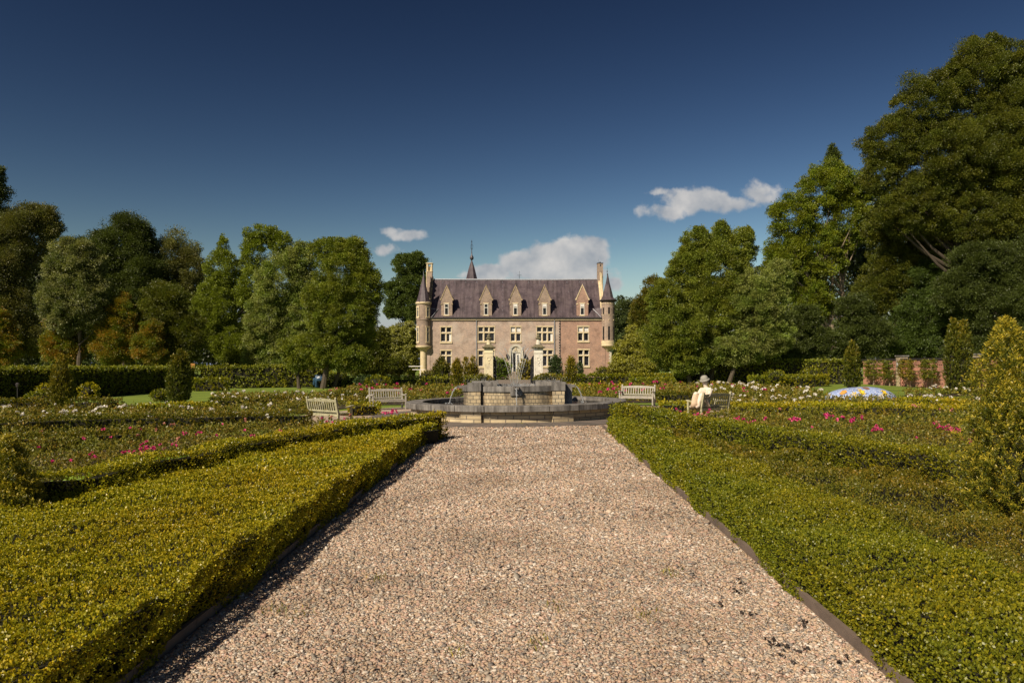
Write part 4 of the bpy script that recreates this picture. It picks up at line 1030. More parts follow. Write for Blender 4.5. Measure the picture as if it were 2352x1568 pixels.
zf = dk(437,YR,False); s.tube([(xf-.24,YR+.6,zf),(xf+.24,YR+.6,zf)], .018, 5); s.tube([(xf-.12,YR+.6,zf-.18),(xf+.12,YR+.6,zf-.18)], .016, 5); s.blob((xf-.24,YR+.6,zf),(.035,.035,.035)); s.blob((xf+.24,YR+.6,zf),(.035,.035,.035)); s.blob((xf,YR+.6,dk(405,YR,False)),(.03,.03,.06))
s.build('weather_vane', M_iron, roof)
# left turret on its column
lc = (cx(230), YF+.05); rT = (298-162)/2*U
tl = MB().lathe([(rT,cz(1132)),(rT,cz(886)),(rT+.06,cz(884)),(rT+.06,cz(876)),(rT,cz(874)),(rT,cz(728))], 40, lc).build('turret', M_brickt, castle)
MB().lathe([(rT+.02,cz(732)),(rT+.13,cz(724)),(rT+.14,cz(712)),(rT+.10,cz(708))], 40, lc).build('turret_cornice', M_sand, tl)
MB().lathe([(rT+.15,cz(711)),(rT-.02,cz(690)),(rT-.22,cz(640)),(.42,cz(560)),(.10,cz(455)),(.03,cz(440))], 8, lc, rot=.39).build('turret_roof', M_slate, tl)
s = MB(); s.lathe([(.09,cz(475)),(.03,cz(440)),(.008,cz(398))], 8, lc); s.build('turret_finial', M_lead, tl)
s = MB().lathe([(rT+.10,cz(1132)),(rT+.12,cz(1140)),(rT+.08,cz(1150)),(rT-.12,cz(1156)),(rT-.14,cz(1164)),(.58,cz(1170)),(.56,cz(1180)),(.46,cz(1186)),(.43,cz(1192)),(.43,cz(1362)),(.50,cz(1368)),(.54,cz(1382)),(.54,GL)], 36, lc)
s.build('column', M_sand, castle, smooth=False)
def slit(par, c, rad, ang, w, za, zb, stone=True, pane=None):
    M_ = Matrix.Translation((c[0], c[1], 0)) @ Matrix.Rotation(ang, 4, 'Z')   # ang: direction of outward normal from -Y
    yo = -rad
    s = MB()
    if stone:
        s.box(-w/2-.16, w/2+.16, yo-.035, yo+.12, zb+.001, zb+.16, M_); s.box(-w/2-.15, w/2+.15, yo-.05, yo+.12, za-.17, za-.001, M_)
        s.box(-w/2-.12, -w/2, yo-.03, yo+.12, za, zb, M_); s.box(w/2, w/2+.12, yo-.03, yo+.12, za, zb, M_)
    else:
        s.box(-w/2-.05, w/2+.05, yo-.04, yo+.12, za-.07, za-.001, M_)
    wn_ = s.build('window', M_sand, par) if True else None
    f = MB(); f.box(-w/2+.005, w/2-.005, yo-.012, yo+.10, za+.002, zb-.002, M_); 
    f2 = f.build('frame', M_white if stone else M_gut, wn_)
    p = MB(); t = .05 if stone else .012
    p.add([M_ @ Vector(q) for q in ((-w/2+t,yo-.015,za+t),(w/2-t,yo-.015,za+t),(w/2-t,yo-.015,zb-t),(-w/2+t,yo-.015,zb-t))], [(0,1,2,3)])
    p.build('pane', M_glass, wn_)
    if stone:
        b2 = MB(); b2.box(-w/2, w/2, yo-.03, yo, za+(zb-za)*.66, za+(zb-za)*.66+.07, M_); b2.build('transom', M_sand, wn_)
for ang in (-47, 45):
    slit(castle, lc, rT, R(ang), .34, cz(852), cz(760)); slit(castle, lc, rT, R(ang), .34, cz(1095), cz(955))
# hipped link roofs beside the turrets
for xa, xb, xt in ((290,368,300),(1976,1898,1966)):
    s = MB(); sg = 1 if xb > xa else -1
    s.add([(cx(xa),YF-.25,cz(856)),(cx(308 if sg>0 else 1970),YF-.35,cz(857)),(cx(xb),roofy(cz(772))-.1,cz(772)),(cx(xa),roofy(cz(766))-.35,cz(766)),(cx(xa),YF+2.3,cz(766)),(cx(xa),YF+2.3,cz(858))],
          [(0,1,2,3) if sg>0 else (3,2,1,0), (3,2,4) if sg>0 else (4,2,3)])
    hb = s.build('link_roof', M_slate, castle)
    q = MB(); q.tube([(cx(xa),roofy(cz(766))-.33,cz(765)),(cx(xb),roofy(cz(772))-.12,cz(771)),(cx(308 if sg>0 else 1970),YF-.37,cz(858))], .035, 5); q.build('flashing', M_lead, hb)
# right turret
rc = (cx(2040), YF+.1); rR = 65*U
tr_ = MB().lathe([(rR,cz(1088)),(rR,cz(706))], 40, rc).build('turret', M_brickt, castle)
MB().lathe([(rR+.02,cz(706)),(rR+.26,cz(694)),(rR+.28,cz(690)),(rR+.2,cz(686))], 40, rc).build('turret_cornice', M_gut, tr_)
MB().lathe([(rR+.26,cz(690)),(rR-.12,cz(660)),(rR-.28,cz(610)),(.28,cz(520)),(.03,cz(425))], 8, (rc[0]-.05, rc[1]), rot=.39).build('turret_roof', M_slate, tr_)
s = MB(); q = (rc[0]-.12, rc[1]); s.lathe([(.05,cz(440)),(.02,cz(420)),(.02,cz(412)),(.08,cz(405)),(.02,cz(396)),(.01,cz(382)),(.04,cz(378)),(.01,cz(372)),(.005,cz(362))], 8, q); s.build('turret_finial', M_iron, tr_)
MB().lathe([(.02,cz(1204)),(.30,cz(1180)),(.62,cz(1150)),(rR+.03,cz(1136)),(rR+.04,cz(1130)),(rR+.03,cz(1112)),(rR+.05,cz(1110)),(rR+.04,cz(1086)),(rR-.05,cz(1085))], 36, rc).build('turret_corbel', M_sand, castle)
s = MB()
for k in range(26):
    a = k*math.pi*2/26; M_ = Matrix.Translation((rc[0], rc[1], 0)) @ Matrix.Rotation(a, 4, 'Z'); s.box(-.05, .05, -rR-.05, -rR+.05, cz(728), cz(716), M_)
for a in (-48, 0, 48):
    M_ = Matrix.Translation((rc[0], rc[1], 0)) @ Matrix.Rotation(R(a), 4, 'Z'); s.box(-.06, .06, -rR-.06, -rR+.05, cz(887), cz(877), M_)
s.build('stone_studs', M_sand, tr_)
for a in (-50, 0, 50):
    slit(castle, rc, rR, R(a), .22, cz(829), cz(762), False); slit(castle, rc, rR, R(a), .24, cz(1080), cz(946), False)
s = MB()
for k in range(13):
    z = cz(1188)-k*.21; w = .24 if k % 2 else .36; s.box(cx(2073)-w, cx(2073), YF-.06, YF+.4, z-.205, z)
s.build('quoins', M_pale, castle)
# dormers
dorm = [(455,398,517,545,680,845,.0),(843,783,905,545,680,845,0),(1131,1071,1193,545,680,845,0),(1417,1356,1478,545,680,845,0),(1787,1727,1850,538,676,842,1)]
for i, (xc_, xa, xb, ya, ysd, yb_, red) in enumerate(dorm):
    X0, X1, XM = cx(xa+5), cx(xb-5), cx((xa+xb)/2); zb_, zs, za_ = cz(yb_), cz(ysd), cz(ya+8)
    wn0, wn1 = cx(xc_-20), cx(xc_+20); wz0, wz1 = cz(832), cz(722)
    s = MB(); Yd = YF+.08
    s.prism([(X0,zb_-.1),(X1,zb_-.1),(X1,zs),(XM,za_),(X0,zs)], Yd, Yd+.35)
    d = s.build('dormer', M_brickr if red else M_brickt, castle)
    s = MB(); s.prism([(X0+.08,zb_-.05),(X1-.08,zb_-.05),(X1-.08,zs-.12),(XM,za_-.35),(X0+.08,zs-.12)], Yd+.34, roofy(za_-.35)+.3); s.build('dormer_roof', M_slate, d)
    s = MB()
    for sg, xs in ((-1, X0), (1, X1)):
        L_ = 5
        for k in range(L_):
            t0, t1 = k/L_, (k+.96)/L_
            ax, az = xs+(XM-xs)*t0, zs+(za_-zs)*t0; bx2, bz2 = xs+(XM-xs)*t1, zs+(za_-zs)*t1
            nx_, nz_ = sg*.10, .035
            s.add([(ax,Yd-.05,az),(bx2,Yd-.05,bz2),(bx2+nx_,Yd-.05,bz2+nz_),(ax+nx_,Yd-.05,az+nz_),(ax,Yd+.40,az),(bx2,Yd+.40,bz2),(bx2+nx_,Yd+.40,bz2+nz_),(ax+nx_,Yd+.40,az+nz_)],
                  [(0,1,2,3),(7,6,5,4),(0,4,5,1),(3,2,6,7),(1,5,6,2),(0,3,7,4)])
        s.box(min(xs, xs+sg*.16)-.05*(sg<0)*0, max(xs, xs+sg*.16), Yd-.06, Yd+.4, zs-.13, zs+.10)
        s.box(min(xs-sg*.16, xs+sg*.06), max(xs-sg*.16, xs+sg*.06), Yd-.055, Yd+.3, cz(731), cz(718))
    s.blob((XM, Yd+.1, za_+.10), (.06, .1, .16), 6, 5)
    s.build('dormer_coping', M_sandd if not red else M_sand, d)
    s = MB(); s.box(wn0-.12, wn1+.12, Yd-.04, Yd+.02, wz1+.001, wz1+.15); s.box(wn0-.14, wn1+.14, Yd-.10, Yd+.02, wz0-.13, wz0-.001)
    w = s.build('window_stone', M_sand, d)
    f = MB(); f.box(wn0, wn0+.07, Yd-.03, Yd+.02, wz0, wz1); f.box(wn1-.07, wn1, Yd-.03, Yd+.02, wz0, wz1); f.box(wn0+.07, wn1-.07, Yd-.029, Yd+.02, wz0, wz0+.07); f.box(wn0+.07, wn1-.07, Yd-.029, Yd+.02, wz1-.07, wz1)
    zz = wz0+(wz1-wz0)*.66; f.box(wn0+.07, wn1-.07, Yd-.029, Yd+.02, zz-.04, zz+.04); f.build('window_frame', M_white, d)
    MB().add([(wn0+.07,Yd-.006,wz0+.07),(wn1-.07,Yd-.006,wz0+.07),(wn1-.07,Yd-.006,wz1-.07),(wn0+.07,Yd-.006,wz1-.07)], [(0,1,2,3)]).build('window_pane', M_glass, d)
    if i in (2, 3, 4): MB().add([(wn0+.07,Yd-.009,zz+.12),(wn1-.07,Yd-.009,zz+.12),(wn1-.07,Yd-.009,wz1-.07),(wn0+.07,Yd-.009,wz1-.07)], [(0,1,2,3)]).build('window_blind', M_blind, d)
    MB().box(X0-.05, X1+.05, Yd-.12, Yd+.2, zb_-.16, zb_-.1).build('dormer_flashing', M_lead, d)
# downpipes
for a, z1 in ((750, 884), (1513, 884)):
    s = MB(); s.tube([(cx(a),YF-.09,GL),(cx(a),YF-.09,cz(z1)),(cx(a),YF-.2,cz(872))], .055, 8); s.build('downpipe', M_zinc, castle)
# arched doorway
s = MB(); X0, X1 = cx(1063), cx(1207); xi0, xi1 = cx(1087), cx(1181); zs_ = cz(1205); zb_ = cz(1392); n = 14
xm = (X0+X1)/2
def arch(xa, xb, ztop, zsp, n):
    out = []
    for i in range(n+1):
        t = math.pi*i/n; xx = (xa+xb)/2+(xb-xa)/2*math.cos(t); out.append((xx, zsp+(ztop-zsp)*math.sin(t)**.9))
    return out
oa = [(X1, zb_)]+arch(X0, X1, cz(1116), zs_, n)+[(X0, zb_)]; ia = [(xi1, zb_)]+arch(xi0, xi1, cz(1139), cz(1200), n)+[(xi0, zb_)]
k = len(oa); vs = [(x, YF-.16, z) for x, z in oa]+[(x, YF-.16, z) for x, z in ia]+[(x, YF+.02, z) for x, z in oa]+[(x, YF+.2, z) for x, z in ia]
fs = []
for i in range(k-1): fs += [(i, i+1, k+i+1, k+i), (i, 2*k+i, 2*k+i+1, i+1), (k+i, k+i+1, 3*k+i+1, 3*k+i)]
s.add(vs, fs); dw = s.build('doorway', M_pale, castle)
s = MB(); s.prism([(xi0,cz(1203))]+[(x, z) for x, z in arch(xi0, xi1, cz(1140), cz(1202), n)][::-1]+[(xi1,cz(1203))], YF-.02, YF+.1); ty = s.build('tympanum', M_pale, dw)
s = MB(); s.tube([(xm-.22,YF-.04,cz(1188)),(xm+.12,YF-.05,cz(1172)),(xm+.25,YF-.04,cz(1186))], .03, 5); s.tube([(xm+.20,YF-.04,cz(1190)),(xm-.12,YF-.05,cz(1172)),(xm-.24,YF-.04,cz(1184))], .03, 5); s.blob((xm,YF-.04,cz(1160)),(.09,.05,.11)); s.box(xm-.16,xm+.16,YF-.06,YF-.02,cz(1154),cz(1151)); s.build('relief_crest', M_sand, dw)
s = MB(); s.box(xi0, xi0+.28, YF+.05, YF+.12, zb_, cz(1206)); s.box(xi1-.62, xi1-.01, YF+.06, YF+.13, zb_, cz(1206))
dl = s.build('door', M_white, castle)
s = MB()
for k in range(5): s.box(xi1-.45, xi1-.20, YF+.04, YF+.058, zb_+.85+k*.30, zb_+1.09+k*.30)
for k in range(5): s.box(xi0+.06, xi0+.2, YF+.03, YF+.048, zb_+.85+k*.30, zb_+1.09+k*.30)
s.build('door_pane', M_glass, dl)
s = MB(); s.box(xi0-.02, xi1+.02, YF+.5, YF+.55, zb_, cz(1200)); s.build('doorway_shade_panel', M_gut, dl)  # near-black panel whose colour stands in for the shade inside the doorway
# flight of steps
s = MB()
for k in range(6):
    zt2 = zb_-.02-.21*k; s.box(cx(1040)-.12*k, cx(1230)+.12*k, YF-.9-.36*(k+1)+.36, YF-.002 if k == 0 else YF-.9-.36*k+.36-.002 if False else YF-.003-.001*k, max(-.1, zt2-.205), zt2)
s.build('steps', simple('worn_step_stone', (.27,.22,.17), .85, .3, 3, .2), castle)
s = MB(); s.box(cx(1232)+.6, cx(1300), YF-3.2, YF-.6, -.1, .75); s.box(cx(955), cx(1032)-.6, YF-3.2, YF-.6, -.1, .75); s.build('step_wall', M_brickt, castle)
# wall lanterns
for a in (1052, 1224):
    lx = cx(a); t = thing('wall_lantern', 'black iron lantern on a bracket '+('left' if a < 1100 else 'right')+' of the arched castle door', 'lantern', (lx, YF-.30, cz(1240)), group='lanterns beside the castle door')
    s = MB(); s.tube([(lx,YF-.01,cz(1262)),(lx,YF-.25,cz(1268)),(lx,YF-.30,cz(1258))], .025, 5); s.build('bracket', M_iron, t)
    s = MB(); s.lathe([(.02,cz(1204)),(.06,cz(1212)),(.20,cz(1224)),(.21,cz(1227))], 6, (lx, YF-.30)); s.lathe([(.10,cz(1258)),(.03,cz(1262))], 6, (lx, YF-.30))
    for k in range(6):
        q = k*math.pi/3; s.tube([(lx+.19*math.cos(q),YF-.30+.19*math.sin(q),cz(1227)),(lx+.10*math.cos(q),YF-.30+.10*math.sin(q),cz(1258))], .012, 4)
    s.build('lantern_cage', M_iron, t)
    MB().lathe([(.16,cz(1228)),(.085,cz(1257))], 6, (lx, YF-.30)).build('lantern_glass', M_glass, t)

# ------------------------------------------------------------------ gate
YG = 70.0
M_gate = simple('yellowed_limestone', (.74,.64,.42), .8, .25, 1.6, .3, col2=(.40,.33,.24))
M_gatew = simple('chalky_limestone', (.74,.68,.57), .8, .28, 2.2, .4, col2=(.38,.33,.27))
M_mossy = simple('mossy_cap_stone', (.17,.145,.085), .9, .5, 6, .6, col2=(.04,.038,.025))
for side, gx, mt in (('left', -2.13, M_gate), ('right', 2.42, M_gatew)):
    t = thing('gate_pillar', ('smooth yellow' if side == 'left' else 'chalky cracked')+' limestone gate pillar with mossy urn, '+side+' of the castle drive', 'pillar', (gx, YG, 0), group='gate pillars of the castle drive')
    s = MB(); s.box(-.46,.46,-.46,.46,-.1,.35); s.box(-.40,.40,-.40,.40,.351,2.92); s.box(-.44,.44,-.44,.44,2.921,3.0); s.box(-.41,.41,-.41,.41,3.001,3.33)
    sh = s.build('shaft', mt, t, world=False, bevel=.015)
    s = MB(); z = 1.9
    ring = [(.16*math.cos(q), -.415, z+.5+.16*math.sin(q)) for q in np.linspace(0, 2*math.pi, 13)]; s.tube(ring, .022, 5)
    s.tube([(-.12,-.41,z+.2),(0,-.42,z+.08),(.12,-.41,z+.25)], .02, 5); s.tube([(-.28,-.41,.6),(-.28,-.41,2.6)], .012, 4); s.tube([(.28,-.41,.6),(.28,-.41,2.6)], .012, 4)
    s.build('carved_relief', mt, sh, world=False)
    s = MB(); b4 = lambda w, z0, z1, w2=None: s.lathe([(w*1.414, z0), ((w2 or w)*1.414, z1)], 4, rot=math.pi/4)
    b4(.44,3.331,3.42,.60); b4(.62,3.421,3.50); b4(.56,3.501,3.56,.46); b4(.44,3.561,3.72,.30)
    s.build('capital', M_mossy, t, world=False)
    s = MB().lathe([(.20,3.70),(.22,3.80),(.19,3.88),(.24,3.95),(.16,4.02),(.17,4.16),(.20,4.20)], 16); s.build('urn_base', mt, t, world=False)
    s = MB().lathe([(.14,4.20),(.30,4.28),(.27,4.34),(.15,4.40),(.17,4.50),(.12,4.60),(.07,4.66),(.05,4.76),(.0,4.80)], 12); s.build('urn_finial', M_mossy, t, world=False)
for sg, gx in ((1, -1.68), (-1, 1.96)):
    t = thing('iron_gate', 'black wrought iron gate leaf standing open against the '+('smooth yellow' if sg > 0 else 'chalky cracked')+' pillar', 'gate', (gx, YG, 0), R(84 if sg > 0 else 96), 'open iron gates')
    s = MB(); s.box(-.03,.03,-.03,.03,.05,2.75); s.box(1.75,1.80,-.025,.025,.08,2.35); s.box(.03,1.75,-.02,.02,.10,.16); s.box(.03,1.75,-.02,.02,1.0,1.05); s.box(.03,1.75,-.02,.02,2.1,2.14)
    s.build('gate_frame', M_iron, t, world=False)
    s = MB()
    for k in range(1, 14): s.tube([(.13*k,0,.12),(.13*k,0,2.35+.35*math.cos(k/13*1.5))], .011, 5)
    for k in range(4):
        s.tube([(.25+.42*k+.13*math.cos(q), .0, 1.6+.13*math.sin(q)) for q in np.linspace(0, 5.5, 10)], .012, 5)
    s.build('gate_bars', M_iron, t, world=False)

# ------------------------------------------------------------------ brick garden wall on the right
M_gw = brickmat('garden_wall_brick', (.60,.25,.17), (.48,.19,.13), (.42,.28,.21), .22, .075, .012, 'flat', bump=.4)
gw = thing('garden_wall', 'red brick garden wall with dark coping behind the espaliered trees', 'wall', (28.4, 50, float(gz(28.4, 50))))
WX, W0, W1 = 28.4, 34.0, 61.6
s = MB()
def wbox(mb, xa, xb, ya, yb_, za, zb_):
    ga, gb = float(gz(28.4, ya)), float(gz(28.4, yb_))
    mb.add([(xa,ya,ga+za),(xb,ya,ga+za),(xb,yb_,gb+za),(xa,yb_,gb+za),(xa,ya,ga+zb_),(xb,ya,ga+zb_),(xb,yb_,gb+zb_),(xa,yb_,gb+zb_)], [(3,2,1,0),(4,5,6,7),(0,1,5,4),(1,2,6,5),(2,3,7,6),(3,0,4,7)])
wbox(s, WX, WX+.30, W0, W1, -.1, 1.9)
for k in range(9): wbox(s, WX-.06, WX-.001, W0+3.05*k, W0+3.05*k+.30, -.1, 1.72) if W0+3.05*k+.3 < W1 else None
wbox(s, WX-.07, WX-.0005, W0, W1, 1.74, 1.9)
k = 0; y = W0
while y < W1-.2:
    wbox(s, WX-.065, WX-.002, y, y+.10, 1.60, 1.737); y += .22
s.build('brickwork', M_gw, gw)
s = MB(); wbox(s, WX-.14, WX+.42, W0, W1, 1.902, 2.0); s.build('coping', M_gut, gw)
for yp in (38.3, 47.0, 55.7):
    s = MB(); wbox(s, WX-.22, WX-.145, yp-.24, yp+.24, -.1, 2.15); wbox(s, WX-.144, WX+.43, yp-.2401, yp+.2401, 2.003, 2.15); p = s.build('pier', M_fstone3, gw)
    s = MB(); wbox(s, WX-.28, WX+.48, yp-.30, yp+.30, 2.152, 2.24); s.build('pier_cap', M_cop, p)
xw = WX-.30; zw = float(gz(WX, 55.7))
t = thing('wall_lamp', 'small dark round lamp on the pale stone pier of the brick wall', 'lamp', (xw, 55.4, zw+1.45))
s = MB(); s.blob((xw-.08,55.35,zw+1.55),(.11,.13,.15),10,8); s.build('lamp_body', M_lead, t, smooth=True); s = MB(); s.box(xw-.05,xw+.10,55.27,55.5,zw+1.52,zw+1.58); s.build('bracket', M_iron, t)
# small signs and oddments
X, Y = at(442, 69), 69.0; z = zt(841, Y)
t = thing('info_sign', 'small orange information board above the hedge beside the columnar yew', 'sign', (X, Y, 0))
s = MB(); s.box(X-.22, X+.22, Y-.02, Y+.02, zt(847, Y), zt(834.5, Y)); s.build('board', simple('orange_board', (.42,.19,.04), .6, .1, 3), t)
s = MB(); s.box(X-.25,X-.221,Y-.02,Y+.02,-.3,zt(834,Y)); s.box(X+.221,X+.25,Y-.02,Y+.02,-.3,zt(834,Y)); s.build('post', M_gut, t)
X, Y = -27.0, 41.6; z0 = float(gz(X, Y))
t = thing('bollard_lamp', 'dim lantern post against the shaded tall hedge at the left', 'lamp', (X, Y, z0))
s = MB(); s.tube([(X,Y,z0),(X,Y,z0+.95)], .03, 6); s.build('post', M_gut, t); s = MB(); s.lathe([(.07,z0+.95),(.10,z0+1.12),(.03,z0+1.18)], 8, (X,Y)); s.build('lamp_head', M_darklead, t)
X, Y = at(966, 92), 92.0
t = thing('patio_parasol', 'folded white parasol arm and frame beside the left turret column', 'parasol', (X, Y, 0))
s = MB(); s.tube([(X,Y,0),(X,Y,zt(846,Y))], .05, 6); s.build('pole', M_blind, t); s = MB(); s.box(X-1.0,X+.5,Y-.06,Y+.06,zt(848,Y)-.07,zt(848,Y)+.02); s.box(X-1.6,X+.2,Y+.4,Y+.5,zt(841,Y)-.05,zt(841,Y)+.05); s.build('crossbar', M_blind, t)
X, Y = cx(330), YF-1.2
t = thing('utility_box', 'small white utility box at the foot of the castle wall', 'box', (X, Y, 0))
s = MB(); s.box(X-.17,X+.17,Y-.15,Y+.15,.0,.82); s.build('casing', M_blind, t, bevel=.01); s = MB(); s.box(X-.20,X+.20,Y-.18,Y+.18,.822,.87); s.build('lid', M_lead, t)
# ------------------------------------------------------------------ clipped hedges at the edge of the garden
hedge('tall shaded hedge running along the left side of the lawn', [(-29.6,24),(-28.2,24),(-28.1,68),(-29.6,68)], 2.02, M_hornbeam, .9, name='tall_hedge', K=4, lo=.05, rough=.04, shoot=1.2, spread=2.4, up=.1)
hedge('tall sunlit hedge facing the camera behind the left trees', [(-28.05,67.8),(-17.2,69.8),(-17.2,71.1),(-28.05,69.1)], 2.0, M_hornbeam, 1.0, name='tall_hedge', K=4, lo=.05, rough=.05, shoot=1.2, spread=2.4, up=.1)
hedge('stepped end of the sunlit hedge dropping towards the low hedge', [(-17.15,69.9),(-15.3,69.6),(-15.3,70.8),(-17.15,71.1)], 1.35, M_hornbeam, 1.0, name='hedge_end', K=4, lo=.05, rough=.10, shoot=1.2, spread=2.4, up=.1)
hedge('low clipped hedge between the left trees and the yellow gate pillar', [(-15.25,68.6),(-2.75,69.6),(-2.75,70.6),(-15.25,69.8)], .85, M_hornbeam, 1.0, name='low_hedge', K=4, lo=.05, rough=.05, shoot=1.2, spread=2.4, up=.1)
hedge('low bright green hedge right of the chalky gate pillar', [(3.0,69.6),(14.2,67.5),(14.2,68.7),(3.0,70.7)], .88, M_boxg, 1.0, name='low_hedge', K=4, lo=.05, rough=.05, shoot=1.2)
hedge('dark hedge rising under the trees at the right', [(14.25,66.5),(17.2,65.2),(17.2,66.6),(14.25,67.9)], 1.15, M_hornbeam, 1.0, name='hedge_end', K=4, lo=.05, rough=.09, shoot=1.2, spread=2.4, up=.1)
hedge('tall green hedge between the right trees and the brick wall', [(17.25,64.6),(28.2,61.9),(28.5,63.2),(17.4,66.0)], 2.0, M_hornbeam, 1.0, name='tall_hedge', K=4, lo=.05, rough=.05, shoot=1.2, spread=2.4, up=.1)

# ------------------------------------------------------------------ shrubs
def blob_bush(name, label, cat, c, r, mat, s=None, dens=1.0, group=None, K=5, up=.3, lump=.08, flat=1.0):
    """rounded or domed bush: c = base centre (x, y), r = (rx, ry, height)"""
    z0 = float(gz(*c)); root = thing(name, label, cat, (c[0], c[1], z0), group=group)
    s = s or max(.02, math.hypot(*c)*.0023)
    A = 2.2*math.pi*r[0]*r[2]+math.pi*r[0]*r[1]; n = int(A*4.0/(s*s)/K*dens)
    d = rdir(n); d[:, 2] = d[:, 2]*1.0
    q = 1+lump*(np.sin(d[:, 0]*9+1.7*c[0])*np.sin(d[:, 1]*8)+np.sin(d[:, 2]*11+d[:, 0]*6))
    k = 1-rng.random(n)**2*.18
    rz_ = r[2]/2
    p = np.stack([c[0]+d[:, 0]*r[0]*q*k, c[1]+d[:, 1]*r[1]*q*k, z0+rz_+np.sign(d[:,2])*np.abs(d[:, 2])**flat*rz_*q*k], 1)
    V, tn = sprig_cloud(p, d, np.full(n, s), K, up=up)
    np_mesh('foliage', V, 4, mat, tn, root)
    MB().blob((c[0], c[1], z0+rz_), (r[0]*.80, r[1]*.80, rz_*.80), 12, 8).build('twigs', M_twig, root)
    return root
def columnar(name, label, c, r, h, mat, leaders, s=None, dens=1.0, group='columnar yews', top=1.6, K=6, lumps=.16):
    z0 = float(gz(*c)); root = thing(name, label, 'yew', (c[0], c[1], z0), group=group)
    s = s or max(.03, math.hypot(*c)*.0029)
    Vs = []; Ts = []; co = MB()
    for dx, dy, hh, rr in leaders:
        Hh = h*hh; Rr = r*rr; n = int(2*math.pi*Rr*Hh*6.5/(s*s)/K*dens)
        t = rng.random(n)**.9; a = rng.uniform(0, 2*math.pi, n)
        prof = (1-t**2.2)**.75*(.62+.38*np.minimum(1, t*5))
        q = 1+lumps*(np.sin(a*3+t*17+dx*9)*np.sin(t*31+a*2)+.7*np.sin(a*7-t*23))
        k = (1-rng.random(n)**1.6*.35)*q
        x = c[0]+dx*r+np.cos(a)*Rr*prof*k; y = c[1]+dy*r+np.sin(a)*Rr*prof*k; z = z0+.04+t*Hh
        nr = np.stack([np.cos(a), np.sin(a), .5*np.ones(n)], 1)
        V, tn = sprig_cloud(np.stack([x, y, z], 1), nr, np.full(n, s), K, up=top, spread=.75, shoot=1.5, wid=.34)
        Vs.append(V); Ts.append(np.clip(tn*.8+.25*(t.repeat(K)**3), 0, 1))
        co.lathe([(Rr*.25, z0), (Rr*.45, z0+Hh*.3), (Rr*.36, z0+Hh*.6), (.02, z0+Hh*.8)], 10, (c[0]+dx*r, c[1]+dy*r))
    np_mesh('foliage', np.concatenate(Vs), 4, mat, np.concatenate(Ts), root)
    co.build('twigs', M_twig, root)
    return root
def on(x, Y): return (at(x, Y), Y)
columnar('columnar_yew', 'slim ragged cone-shaped golden yew before the shaded tall hedge', (-21.6,36.5), .52, 2.45, M_yewgold2, [(0,0,1,.95),(.25,.1,.72,.8),(-.25,-.1,.6,.85)])
columnar('columnar_yew', 'fat columnar yew with several tips at the hedge corner left', (-18.2,41.7), .62, 2.75, M_yew, [(0,0,1,.7),(.42,.1,.93,.6),(-.42,-.1,.88,.62),(0,-.35,.85,.7)])
columnar('columnar_yew', 'columnar yew with several tips where tall hedge meets brick wall', (23.2,52), .60, 3.05, M_yew, [(0,0,1,.7),(.42,.1,.9,.6),(-.42,-.1,.85,.62),(0,-.35,.82,.7)])
columnar('columnar_yew', 'tallest columnar yew in front of the brick wall', (24.2,41.3), .76, 3.95, M_yew, [(0,0,.96,.65),(.45,.1,.97,.6),(-.42,-.1,1,.62),(0,-.35,.85,.7),(.1,.3,.8,.7)])
columnar('columnar_yew', 'small columnar yew in front of the low hedge, left of the drive', on(1050,60), .46, 2.25, M_yewgold2, [(0,0,1,.8),(.35,-.1,.92,.65),(-.35,.1,.9,.65)])
columnar('columnar_yew', 'small columnar yew in front of the low hedge, right of the drive', on(1311,60), .44, 2.35, M_yewgold2, [(0,0,1,.75),(.3,-.1,.95,.65),(-.35,.1,.88,.65)])
columnar('spreading_yew', 'wide many-tipped yew below the left castle windows', on(1014,92), 1.0, 2.75, M_yew, [(0,0,1,.38),(.4,0,.78,.4),(-.4,0,.8,.4),(.75,.1,.62,.35),(-.75,.1,.62,.35),(.15,-.3,.7,.5)], group='yews at the castle foot')
columnar('spreading_yew', 'two-humped yellow-green yew beside the left downpipe', on(1079,92), .95, 2.7, M_yewgold2, [(-.5,0,.95,.45),(.45,0,1,.48),(0,-.2,.7,.6),(.8,0,.6,.35)], group='yews at the castle foot')
columnar('spreading_yew', 'dark blue-green domed yew right of the chalky gate pillar', on(1276,92), .85, 2.75, treemat('dark_yew', (.03,.05,.022), trans=.15), [(0,0,1,.7),(.4,0,.9,.6),(-.4,0,.88,.6)], group='yews at the castle foot')
columnar('spreading_yew', 'narrow dark yew against the red brick castle wall', on(1330,92), .42, 2.0, MATS['dark_yew'], [(0,0,1,.9),(.4,0,.85,.5)], group='yews at the castle foot')
